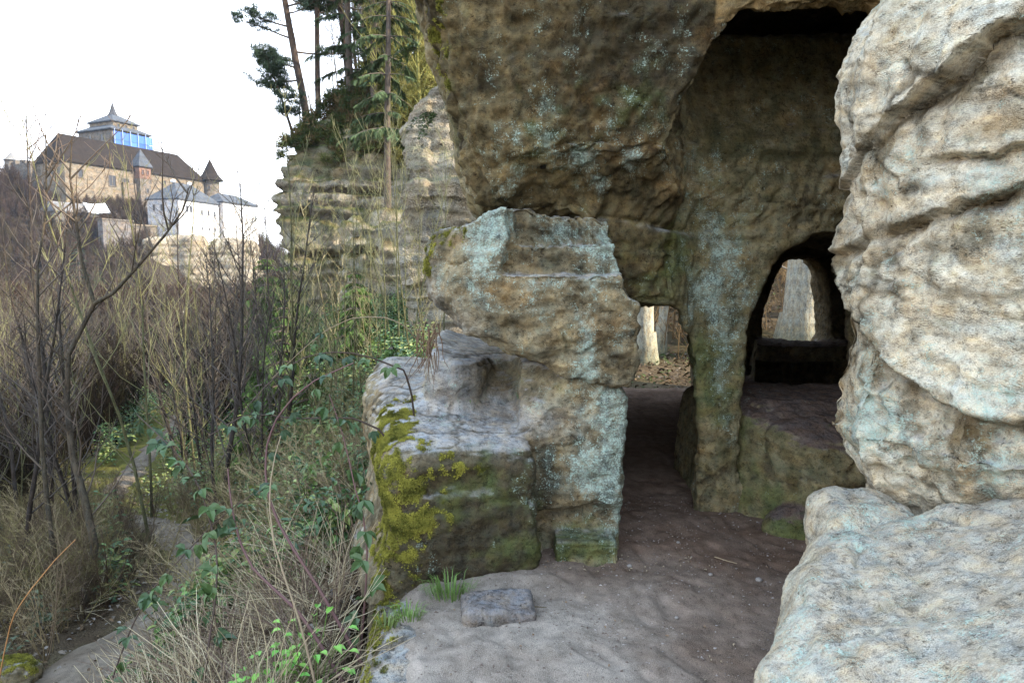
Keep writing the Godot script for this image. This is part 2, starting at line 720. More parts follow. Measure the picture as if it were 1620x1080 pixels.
func sheet(xs: PackedFloat32Array, zs: PackedFloat32Array, height: Callable, paint: Callable) -> ArrayMesh:
	var g := Geo.new()
	for z in zs:
		for x in xs:
			g.v.append(Vector3(x, height.call(x, z), z))
	var w := xs.size()
	var n := PackedVector3Array()
	n.resize(g.v.size())
	for b in zs.size():
		for a in w:
			var l := g.v[b * w + maxi(a - 1, 0)]
			var r := g.v[b * w + mini(a + 1, w - 1)]
			var u := g.v[maxi(b - 1, 0) * w + a]
			var d := g.v[mini(b + 1, zs.size() - 1) * w + a]
			n[b * w + a] = (d - u).cross(r - l).normalized()
			g.c.append(paint.call(g.v[b * w + a], n[b * w + a]))
	g.n = n
	for b in zs.size() - 1:
		for a in w - 1:
			var k := b * w + a
			for e in [k, k + 1, k + w + 1, k, k + w + 1, k + w]:
				g.i.append(e)
	return g.mesh()


func ground_color(p: Vector3, n: Vector3) -> Color:
	var t := na.get_noise_2d(p.x * 0.8, p.z * 0.8) + 0.5 * na.get_noise_2d(p.x * 5, p.z * 5)
	var c := Color(0.07, 0.052, 0.034).lerp(Color(0.135, 0.105, 0.07), clampf(0.5 + t, 0, 1))
	var d := -p.z
	var green := smoothstep(0.0, 0.35, na.get_noise_2d(p.x * 0.35 + 9, p.z * 0.35) + 0.15 * t)
	var bank := smoothstep(-9.0, -3.0, p.x + d * 0.2) * smoothstep(7, 12, d) * smoothstep(0.5, -0.8, p.x)
	c = c.lerp(Color(0.12, 0.135, 0.045), green * (0.35 + 0.5 * bank) * (0.35 + 0.65 * smoothstep(0.8, -0.8, p.x)) * (1.0 - smoothstep(50, 90, d)))
	var tr := track_distance(p.x, p.z) if d < 60 and p.x < 0 else 99.0
	c = c.lerp(Color(0.17, 0.17, 0.045), smoothstep(2.4, 0.8, tr) * smoothstep(7, 10, d) * 0.8)
	if d > 60:
		c = c.lerp(Color(0.05, 0.04, 0.031), 0.95)
	return c


func build_ground() -> void:
	var xs := spaced(-600, 400, 0.10, 0.035)
	var zs := spaced(-900, 12, 0.12, 0.03)
	var g := part("hillside", sheet(xs, zs, terrain, ground_color), m_ground, self)
	g.set_meta("kind", "structure")
	# the trodden path in the valley
	var geo := Geo.new()
	var c := Curve3D.new()
	for k in track.size():
		var p: Vector2 = track[k]
		var before: Vector2 = track[maxi(k - 1, 0)]
		var after: Vector2 = track[mini(k + 1, track.size() - 1)]
		var tan_ := (after - before) * 0.18
		c.add_point(Vector3(p.x, 0, p.y), -Vector3(tan_.x, 0, tan_.y), Vector3(tan_.x, 0, tan_.y))
	var rows := 260
	var across := 9
	for k in rows + 1:
		var s := pow(float(k) / rows, 1.6) * c.get_baked_length()
		var p := c.sample_baked(s)
		var ahead := (c.sample_baked(s + 0.2) - c.sample_baked(s - 0.2)).normalized()
		var side := Vector3(-ahead.z, 0, ahead.x)
		for a in across:
			var t := a / (across - 1.0) * 2.0 - 1.0
			var half := 0.24 + 0.18 * smoothstep(6.0, 3.5, s) + 0.16 * na.get_noise_2d(s * 0.9, signf(t) * 7.0) + 0.08 * na.get_noise_2d(s * 4.0, signf(t) * 9.0)
			var q := p + side * t * half * (1.0 + s * 0.012)
			q.y = terrain(q.x, q.z) + 0.035 * (1.0 - t * t * t * t) + 0.012 * na.get_noise_2d(q.x * 5, q.z * 5) - 0.03 * pow(absf(t), 8)
			geo.v.append(q)
			geo.n.append(Vector3.UP)
			var mot := 0.5 + na.get_noise_2d(q.x * 3, q.z * 3)
			geo.c.append(Color(0.15, 0.12, 0.09).lerp(Color(0.27, 0.23, 0.185), clampf(mot, 0, 1)).lerp(Color(0.14, 0.11, 0.075), pow(absf(t), 5) * 0.8))
	for k in rows:
		for a in across - 1:
			var o := k * across + a
			for e in [o, o + across, o + across + 1, o, o + across + 1, o + 1]:
				geo.i.append(e)
	var st := SurfaceTool.new()
	st.create_from(geo.mesh(), 0)
	st.generate_normals()
	var path := part("valley_path", st.commit(), m_sand, self)
	path.set_meta("kind", "structure")
	# floor of the cave and the ledge before it
	var fx := PackedFloat32Array()
	var x := -0.62
	while x < 4.6:
		fx.append(x)
		x += 0.02 if x < 1.8 else 0.06
	var fz := PackedFloat32Array()
	var z := -9.25
	while z < 1.6:
		fz.append(z)
		z += 0.06 if z < -5.0 or z > -1.9 else 0.02
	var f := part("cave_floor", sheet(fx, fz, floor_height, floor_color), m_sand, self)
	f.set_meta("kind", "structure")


var ledge_line := PackedVector2Array([Vector2(-2, -0.3), Vector2(1.5, -0.5), Vector2(2.4, -0.56), Vector2(3.2, -0.665), Vector2(3.6, -0.74), Vector2(4.2, -0.6), Vector2(9, 0.0)])

func ledge_edge(z: float) -> float:
	return table(-z, ledge_line)


func floor_height(x: float, z: float) -> float:
	var y := 0.026 * na.get_noise_2d(x * 1.3, z * 1.3) + 0.005 * na.get_noise_2d(x * 9, z * 9)
	y -= 0.014 * smoothstep(0.35, 0.6, nb.get_noise_2d(x * 6.0, z * 4.0))
	var e := x - ledge_edge(z) - 0.10 - 0.05 * na.get_noise_2d(x * 5, z * 5)
	y -= 0.09 * smoothstep(0.12, -0.02, e)
	y -= 0.1 * smoothstep(-9.0, -9.25, z)
	return y


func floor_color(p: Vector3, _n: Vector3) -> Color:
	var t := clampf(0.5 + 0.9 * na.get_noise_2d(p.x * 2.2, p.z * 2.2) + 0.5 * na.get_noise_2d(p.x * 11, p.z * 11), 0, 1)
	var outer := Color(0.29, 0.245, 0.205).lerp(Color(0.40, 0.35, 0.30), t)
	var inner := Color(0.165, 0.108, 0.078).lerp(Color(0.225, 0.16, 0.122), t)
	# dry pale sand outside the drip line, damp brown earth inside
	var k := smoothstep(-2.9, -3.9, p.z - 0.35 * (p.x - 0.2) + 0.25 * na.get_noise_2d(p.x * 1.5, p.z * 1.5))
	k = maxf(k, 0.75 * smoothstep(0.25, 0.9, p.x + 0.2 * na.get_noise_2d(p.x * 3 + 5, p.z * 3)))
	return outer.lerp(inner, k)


# ------------------------------------------------------------------ the rocks
const STONE := [
	[Color(0.40, 0.32, 0.19), Color(0.24, 0.195, 0.12), Color(0.095, 0.078, 0.045)],   # bench and stepped rock
	[Color(0.27, 0.20, 0.10), Color(0.145, 0.11, 0.055), Color(0.055, 0.043, 0.022)],    # overhang
	[Color(0.82, 0.72, 0.545), Color(0.66, 0.565, 0.41), Color(0.33, 0.265, 0.17)],     # pale rock
	[Color(0.36, 0.29, 0.165), Color(0.25, 0.205, 0.11), Color(0.13, 0.115, 0.055)],      # inner walls
]

# a spot: centre, reach, strength, kind (0 lichen, 1 moss, 2 algae, 3 dark crust, 4 pale dust)
func spots_of(list: Array, p: Vector3, kind: int) -> float:
	var s := 0.0
	for a in list:
		if a[3] == kind:
			var q: Vector3 = (p - a[0]) / a[1]
			var l := q.length_squared()
			if l < 5.0:
				s += a[2] * exp(-l)
	return s


func stone(p: Vector3, n: Vector3, out: Array, palette: int, list: Array, lichen_base: float) -> Color:
	var pal: Array = STONE[palette]
	var w := na.get_noise_3dv(p * 1.7)
	var f := na.get_noise_3dv(p * 7.0 + Vector3(9, 3, 1))
	var b := nb.get_noise_3d(p.x * 2.0, p.y * 13.0 + 2.0 * w, p.z * 2.0)   # beds
	var g := nrough.get_noise_3dv(p * 15.0)
	var t := 0.5 + 0.75 * w + 0.5 * f + 0.16 * b + 0.42 * g
	var c: Color = pal[2].lerp(pal[1], clampf(t * 2.0, 0, 1)).lerp(pal[0], clampf(t * 2.0 - 1.0, 0, 1))
	# iron stains
	var iron := smoothstep(0.2, 0.55, na.get_noise_3dv(p * Vector3(1.3, 2.2, 1.3) + Vector3(40, 0, 7)))
	c = c.lerp(Color(0.40, 0.255, 0.115), iron * 0.4)
	# dark crust
	var dark := spots_of(list, p, 3) + 0.5 * f + 0.3 * w
	c = c.lerp(Color(0.058, 0.048, 0.03), smoothstep(0.30, 0.85, dark) * 0.88)
	# sand and dust that lies on level faces
	var dust := clampf(smoothstep(0.62, 0.92, n.y + 0.25 * f) * 0.75 + spots_of(list, p, 4), 0, 1)
	c = c.lerp(Color(0.47, 0.44, 0.41), dust * 0.85)
	# dirt that has settled in the fractures
	var e := fracture(p)
	c = c.lerp(Color(0.07, 0.055, 0.035), exp(-e * e / 0.0011) * 0.75)
	# algae
	var alga := spots_of(list, p, 2) + 0.55 * w + 0.5 * f
	c = c.lerp(Color(0.105, 0.125, 0.04), smoothstep(0.25, 0.9, alga) * 0.8)
	# lichen
	var l := lichen_base + spots_of(list, p, 0)
	if l > 0.02:
		l += 0.62 * na.get_noise_3dv(p * Vector3(4.2, 2.6, 4.2) + Vector3(1, 20, 3)) - 0.10 + 0.42 * f + 0.16 * nb.get_noise_3dv(p * 26.0)
		out[0] = l
		c = c.lerp(Color(0.34, 0.41, 0.37), smoothstep(0.45, 1.0, l) * 0.4)
	# moss
	var m := spots_of(list, p, 1)
	if m > 0.12:
		m += 0.6 * w + 1.3 * f + 0.55 * nb.get_noise_3dv(p * 17.0)
		var k := smoothstep(0.35, 1.05, m)
		c = c.lerp(Color(0.15, 0.135, 0.02), k * 0.9)
		out[1] = k * k
		out[0] = lerpf(out[0], 0.0, k)
	return c


# distance from the nearest fracture of the stone, in cells of about half a metre
func fracture(p: Vector3) -> float:
	var w := Vector3(na.get_noise_3dv(p * 3.0), na.get_noise_3dv(p * 3.0 + Vector3(9, 0, 0)), 0.0) * 0.16
	var e := ncrack.get_noise_3dv((p + w) * Vector3(1.3, 2.1, 1.3)) + 1.0
	return e + 0.5 * smoothstep(-0.05, 0.25, na.get_noise_3dv(p * 1.2 + Vector3(0, 33, 0)))


func weather(p: Vector3, lump: float, ridge: float, pits: float, beds: float) -> float:
	var w := na.get_noise_3dv(p * 1.1)
	var r := lump * w
	r -= ridge * (0.55 * nridge.get_noise_3dv(p * Vector3(2.4, 3.2, 2.4) + Vector3(w, w, w) * 0.5) + 0.25)
	r += ridge * 1.15 * nrough.get_noise_3dv(p * Vector3(6.0, 8.0, 6.0) + Vector3(3, 8, 1))
	var e := fracture(p)
	r -= 0.016 * exp(-e * e / 0.0012)
	if pits > 0.0:
		var c := ncell.get_noise_3dv(p * Vector3(10.0, 11.0, 10.0) + Vector3(w, 0, w) * 1.5)   # -1 at a pit's middle
		r -= pits * smoothstep(-0.45, -0.95, c) * clampf(0.45 + 1.4 * na.get_noise_3dv(p * 1.3 + Vector3(5, 5, 5)), 0.0, 1.0)
	if beds > 0.0:
		var y := p.y * 9.0 + 1.6 * w + 0.5 * nb.get_noise_2d(p.x * 2.0, p.z * 2.0)
		r += beds * (nb.get_noise_2d(y, 3.3) * 0.8 + 0.4 * nb.get_noise_2d(y * 2.7, 8.0))
	return r


# --- the bench and its pillar
const BENCH_O := Vector3(-0.68, 0, -3.19)
var bench_x := Vector3(0.961, 0, -0.276)
var bench_z := Vector3(-0.276, 0, -0.961)

func crack_height(p: Vector3) -> float:
	return 1.035 - 0.2 * p.x + 0.05 * sin(p.x * 5.0)


func f_bench(p: Vector3) -> float:
	var q := p - BENCH_O
	var l := Vector3(q.dot(bench_x), q.y, q.dot(bench_z))
	var top := 0.655 + 0.16 * maxf(l.z, 0.0) + 0.02 * sin(l.x * 6.0)
	var front := -l.z + 0.04 * (l.y - 0.3) - 0.03 * sin(l.y * 5.0)
	var left := -l.x + 0.20 * maxf(l.y, 0.0) + 0.06 * sin(l.y * 7.0) - 0.03
	var block := smax(smax(smax(l.y - top, front, 0.07), left, 0.14), l.x - 0.87 + 0.03 * l.y, 0.07)
	block = maxf(block, maxf(l.z - 1.7, -0.4 - l.y))
	# slot of a lower shelf cut into the front
	block = smax(block, -sd_box(l, Vector3(0.42, 0.50, -0.03), Vector3(0.2, 0.05, 0.06), 0.03), 0.05)
	var pil := sd_box(p, Vector3(0.34, 0.5, -4.17), Vector3(0.315 - 0.05 * absf(p.y - 0.75), 0.9, 0.55), 0.06)
	# the pillar's foot is cut away above a low step
	pil = smax(pil, -sd_box(p, Vector3(0.42, 0.1, -3.56), Vector3(0.34, 0.14 + 0.1 * (p.x - 0.4), 0.13), 0.05), 0.05)
	pil = smax(pil, (p.y - 0.70 + 1.2 * (p.z + 3.60) - 1.0 * maxf(p.x - 0.08, 0.0)) * 0.6, 0.06)
	var step := sd_box(p, Vector3(0.40, 0.0, -3.66), Vector3(0.185, 0.115, 0.17), 0.04)
	pil = smin(pil, step, 0.03)
	var ridge := smax(sd_box(p, Vector3(0.04, 0.55, -4.6), Vector3(0.58, 0.68, 0.72), 0.08), (p.y - 0.72 + 1.05 * (p.z + 4.02) - 0.25 * maxf(p.x, 0.0)) * 0.7, 0.12)
	var boulder := sd_ell(p, Vector3(-0.34, 0.93, -4.12), Vector3(0.20, 0.24, 0.34))
	var r := smin(smin(block, pil, 0.05), smin(ridge, boulder, 0.05), 0.10)
	return smax(r, p.y - crack_height(p), 0.05)


const STEPPED := [Vector2(-0.492, 1.632), Vector2(-0.477, 1.741), Vector2(-0.397, 1.773), Vector2(-0.231, 1.813), Vector2(-0.066, 1.904), Vector2(0.066, 1.923), Vector2(0.231, 1.888), Vector2(0.396, 1.872), Vector2(0.549, 1.849), Vector2(0.565, 1.649), Vector2(0.621, 1.483), Vector2(0.673, 1.356), Vector2(0.687, 1.181), Vector2(0.677, 0.977), Vector2(0.645, 0.905), Vector2(0.509, 0.922), Vector2(0.407, 0.946), Vector2(0.237, 1.021), Vector2(0.067, 1.106), Vector2(-0.067, 1.154), Vector2(-0.236, 1.198), Vector2(-0.309, 1.249), Vector2(-0.402, 1.343), Vector2(-0.468, 1.416), Vector2(-0.487, 1.516)]
var stepped_outline := PackedVector2Array(STEPPED)

func f_stepped(p: Vector3) -> float:
	var d2 := sd_poly(Vector2(p.x, p.y), stepped_outline)
	# the face leans out above the crack and falls back to the left
	var face := -3.47 - 0.10 * smoothstep(1.5, 0.9, p.y) - 0.42 * smoothstep(-0.1, -0.55, p.x) - 0.08 * smoothstep(1.45, 1.9, p.y)
	var r := slab(d2, maxf(p.z - face, -p.z - 4.9), 0.05)
	# two steps hewn into the top, right of the drip-stained shoulder
	var edge := 0.035 + 0.25 * maxf(0.0, 1.72 - p.y) * -1.0
	var cut1 := sd_box(p, Vector3(edge + 0.5, 2.02, -3.35), Vector3(0.5, 0.315, 0.52), 0.02)
	var cut2 := sd_box(p, Vector3(edge + 0.5, 1.86, -3.25), Vector3(0.54, 0.315, 0.47), 0.02)
	r = smax(r, -minf(cut1, cut2), 0.022)
	# the corner at the right is hewn away lower down
	r = smax(r, -sd_box(p, Vector3(0.72, 1.70, -3.4), Vector3(0.13, 0.27, 0.22), 0.03), 0.05)
	# a hollow eaten out under the left end
	r = smax(r, -sd_ell(p, Vector3(-0.40, 1.27, -3.72), Vector3(0.11, 0.12, 0.22)), 0.06)
	return r


# --- the overhang with the carved rooms
const OVER_LEFT := [Vector2(1.80, -0.02), Vector2(1.86, -0.14), Vector2(1.95, -0.23), Vector2(2.09, -0.303), Vector2(2.275, -0.349), Vector2(2.49, -0.378), Vector2(2.7, -0.432), Vector2(2.88, -0.498), Vector2(3.0, -0.527), Vector2(3.6, -0.62), Vector2(8, -1.0)]
var over_left := PackedVector2Array(OVER_LEFT)
const ARCH := [Vector2(1.50, 0.2), Vector2(1.517, 0.619), Vector2(1.525, 1.190), Vector2(1.603, 1.450), Vector2(1.706, 1.676), Vector2(1.900, 1.778), Vector2(2.136, 1.801), Vector2(2.493, 1.778), Vector2(2.65, 0.2)]
var arch := PackedVector2Array(ARCH)
const WINDOW := [Vector2(3.088, 0.771), Vector2(3.114, 1.093), Vector2(3.321, 1.609), Vector2(3.40, 1.64), Vector2(3.623, 1.639), Vector2(3.751, 1.504), Vector2(3.816, 0.771)]
var window_hole := PackedVector2Array(WINDOW)

func f_cave(p: Vector3) -> float:
	# bulk
	var face := -3.63 + 0.20 * (p.y - 1.9) - 0.25 * smoothstep(2.2, 1.90, p.y) * smoothstep(-0.1, 0.1, p.x) - 0.25 * smoothstep(0.35, -0.45, p.x)
	var r := smax(p.z - face, table(p.y, over_left) - p.x - 0.03 * sin(p.z * 4.0), 0.18)
	r = smax(r, -9.0 - p.z, 0.1)
	r = maxf(r, maxf(p.x - 5.2, maxf(p.y - 8.0, -0.35 - p.y)))
	if p.z > -5.4 and p.z < -2.9 and p.y < 4.0:
		# hollow below the overhang and the tall arched recess at the right
		var back := -4.22 - 0.28 * smoothstep(1.9, 3.0, p.y)
		var low := maxf(p.y - 1.87 + 0.03 * sin(p.x * 4.0), lerpf(-4.3, lerpf(-3.74, -4.24, smoothstep(0.6, 1.25, p.x)), smoothstep(0.25, 0.5, p.x)) - p.z)
		low = maxf(low, p.x - 2.75)
		var rim := 2.80 + 0.42 * smoothstep(-3.5, -4.4, p.z) - 0.45 * smoothstep(1.2, 0.8, p.x)
		var tall := maxf(p.x - 2.75, smax(smax(0.84 - 0.06 * (p.y - 1.9) - p.x - 0.38 * (p.z + 3.5), p.y - rim, 0.25), back - p.z, 0.12))
		r = smax(r, -smin(low, tall, 0.16), 0.10)
		# the black hole at its top
		r = smax(r, -sd_box(p, Vector3(2.0, 3.28, -5.2), Vector3(0.75, 0.21, 1.0), 0.1), 0.06)
		# the doorway and the arched opening beside it
		r = smax(r, -sd_box(p, Vector3(0.63 + 0.265 * (-4.2 - p.z), 0.3, -4.4), Vector3(0.45 + 0.07 * smoothstep(1.3, 0.6, p.y), 1.03, 1.15), 0.13), 0.10)
		r = smax(r, -slab(sd_poly(Vector2(p.x - 0.10 * (p.z + 4.25), p.y), arch), absf(p.z + 4.7) - 0.9, 0.04), 0.06)
		# a nub left standing on the middle pillar
		r = smin(r, sd_ell(p, Vector3(1.08, 1.24, -4.24), Vector3(0.05, 0.07, 0.09)), 0.05)
	if p.z < -4.6 and p.y < 2.4:
		# rooms behind: an earth floor on the left, a raised one with a stone bench on the right
		var up := p.x - (1.60 + (-p.z - 5.0) * 0.306)
		var fl := -0.5 + 0.86 * smoothstep(-0.02, 0.04, up)
		fl = lerpf(fl, 0.76, smoothstep(-7.25, -7.33, p.z) * smoothstep(0.3, 0.35, up))
		var room := smax(sd_box(p, Vector3(2.25, 0.6, -6.65), Vector3(1.95, 1.26 + 0.05 * sin(p.x * 3.0), 1.55), 0.2), fl - p.y, 0.05)
		r = smax(r, -room, 0.06)
		r = smax(r, -sd_box(p, Vector3(1.68, 0.3, -8.6), Vector3(0.68, 1.35, 0.8), 0.2), 0.1)
		r = smax(r, -slab(sd_poly(Vector2(p.x, p.y), window_hole) - 0.05 - 0.12 * smoothstep(-8.3, -9.0, p.z), absf(p.z + 8.5) - 0.8, 0.03), 0.06)
	return r


const SILL := [Vector2(1.30, -4.78), Vector2(1.45, -4.38), Vector2(1.74, -3.93), Vector2(2.7, -3.75), Vector2(2.7, -5.3), Vector2(1.30, -5.3)]
var sill_plan := PackedVector2Array(SILL)

func f_sill(p: Vector3) -> float:
	var d := sd_poly(Vector2(p.x, p.z), sill_plan) + 0.08 * (p.y - 0.3)
	var top := 0.70 - 0.30 * maxf(0.0, p.z + 4.55)
	var r := smax(d, p.y - top, 0.12)
	r = smin(r, sd_ell(p, Vector3(1.70, 0.02, -3.95), Vector3(0.2, 0.15, 0.16)), 0.05)
	return maxf(r, -0.3 - p.y)


# --- the pale rock at the right
const PALE := [Vector2(1.42, -3.06), Vector2(1.385, -2.76), Vector2(1.60, -2.40), Vector2(1.9, -2.15), Vector2(2.6, -1.7), Vector2(3.2, -0.5), Vector2(3.4, 5), Vector2(7, 5), Vector2(7, -3.8), Vector2(2.7, -3.62), Vector2(1.75, -3.3)]
var pale_plan := PackedVector2Array(PALE)
var pale_left := PackedVector2Array([Vector2(0.5, -0.14), Vector2(0.62, -0.08), Vector2(0.85, 0.04), Vector2(1.06, 0.03), Vector2(1.29, 0.0), Vector2(1.5, 0.02), Vector2(1.8, 0.0), Vector2(2.2, 0.035), Vector2(2.4, 0.05), Vector2(2.55, 0.0), Vector2(2.68, -0.09), Vector2(3.2, -0.3), Vector2(6, -0.5)])

func f_pale(p: Vector3) -> float:
	var d := sd_poly(Vector2(p.x, p.z), pale_plan) - table(p.y, pale_left) + 0.02
	d = smax(d, (p.x - 1.30) * -0.9 + (p.z + 2.7) * -0.1, 0.1) if p.y < 0.3 else d
	return maxf(d, maxf(-0.3 - p.y, p.y - 7.0))


# the step of a bed over a joint at s = 0: it swells above and is cut back sharply below
func bed_step(s: float, up: float, cut: float, above: float, below: float) -> float:
	return lerpf(-cut * exp(minf(s, 0.0) / below), up * exp(-maxf(s, 0.0) / above), smoothstep(-0.008, 0.014, s))


func pale_relief(p: Vector3, n: Vector3) -> float:
	var t := (p.x - 1.40) * 0.53 + (p.z + 2.75) * 0.85
	var w := 0.045 * na.get_noise_3dv(p * 2.4) + 0.02 * na.get_noise_3dv(p * 7.0)
	var s1 := p.y - (2.06 + 0.62 * t) - w
	var s2 := p.y - (1.70 + 0.27 * t) - w * 0.8
	var s3 := p.y - (1.29 - 1.0 * t + 1.0 * t * t) - w
	var r := 0.0
	# beds: each swells above its joint and is cut back below it
	r += bed_step(s1, 0.07, 0.18, 0.20, 0.07) * (0.25 + 0.75 * smoothstep(0.0, 0.22, t))
	r += bed_step(s2, 0.035, 0.14, 0.15, 0.035) * clampf(0.65 + 1.2 * na.get_noise_2d(t * 3, 4), 0.35, 1) * (0.4 + 0.6 * smoothstep(0.0, 0.15, t))
	var s4 := p.y - (1.93 + 0.10 * t) - w * 1.4
	r += bed_step(s4, 0.02, 0.08, 0.10, 0.03) * smoothstep(0.18, 0.30, t)
	r += bed_step(s3, 0.05, 0.07, 0.18, 0.08) - 0.055 * smoothstep(0.02, -0.02, s3)
	# runnels and hollows
	r += 0.022 * nb.get_noise_2d(t * 9.0 + 2.0 * w, p.y * 1.5)
	r += 0.012 * nrough.get_noise_3dv(p * Vector3(6.0, 9.0, 6.0)) - 0.005 * nridge.get_noise_3dv(p * Vector3(4, 9, 4))
	return r * 0.85 - 0.02 + weather(p, 0.02, 0.009, 0.05, 0.012)


const BOULDER := [Vector2(0.62, -1.45), Vector2(0.73, -1.98), Vector2(0.97, -2.38), Vector2(1.17, -2.62), Vector2(1.7, -2.62), Vector2(2.6, -2.0), Vector2(2.6, -0.5), Vector2(0.9, -0.6)]
var boulder_plan := PackedVector2Array(BOULDER)

func f_boulder(p: Vector3) -> float:
	var d := sd_poly(Vector2(p.x, p.z), boulder_plan) + 0.10 * (p.y - 0.3)
	var top := 0.43 + 0.36 * (p.x - 0.74) - 0.06 * (p.x - 0.72) * (p.x - 0.72) + 0.05 * sin(p.x * 4.0 + p.z * 3.0)
	var r := smax(d, (p.y - top) * 0.93, 0.16)
	r = smin(r, sd_box(p, Vector3(1.42, 0.50, -2.70), Vector3(0.17, 0.125, 0.14), 0.08), 0.08)
	return maxf(r, -0.3 - p.y)


const LEDGE := [Vector2(-0.46, -0.6), Vector2(-0.53, -1.5), Vector2(-0.59, -2.4), Vector2(-0.69, -3.2), Vector2(-0.77, -3.6), Vector2(-0.7, -5.2), Vector2(0.6, -5.2), Vector2(0.6, -0.6)]
var ledge_plan := PackedVector2Array(LEDGE)

func f_ledge(p: Vector3) -> float:
	var d := sd_poly(Vector2(p.x, p.z), ledge_plan) + 0.12 * p.y
	return maxf(smax(d, p.y + 0.035, 0.10), -1.5 - p.y)


func f_slab(p: Vector3) -> float:
	var q := (p - Vector3(-0.06, 0.0, -2.99)).rotated(Vector3.UP, -0.12)
	return sd_box(q, Vector3.ZERO, Vector3(0.175, 0.05, 0.125), 0.04)


func rock_thing(called: String, label: String, mesh: ArrayMesh, moss: Array) -> Node3D:
	var o := thing(called, label, "rock")
	part("stone", mesh, null, o)
	if moss.size():
		var xf := []
		var cols := []
		for a in moss:
			var n: Vector3 = (a[1] + Vector3(0, 0.35, 0) + Vector3(rng.randf_range(-0.4, 0.4), rng.randf_range(-0.3, 0.4), rng.randf_range(-0.4, 0.4))).normalized()
			var b := Basis(Quaternion(Vector3.UP, n)) * Basis(Vector3.UP, rng.randf() * TAU)
			xf.append(Transform3D(b.scaled(Vector3.ONE * rng.randf_range(0.3, 0.65)), a[0] - a[1] * 0.002))
			var t := clampf(0.5 + 1.1 * na.get_noise_3dv(a[0] * 8.0) + rng.randf_range(-0.25, 0.25), 0, 1)
			cols.append(Color(0.075, 0.08, 0.02).lerp(Color(0.38, 0.35, 0.07), t))
		scatter("moss", moss_tuft, m_moss, xf, cols, o)
	return o


var moss_tuft: ArrayMesh

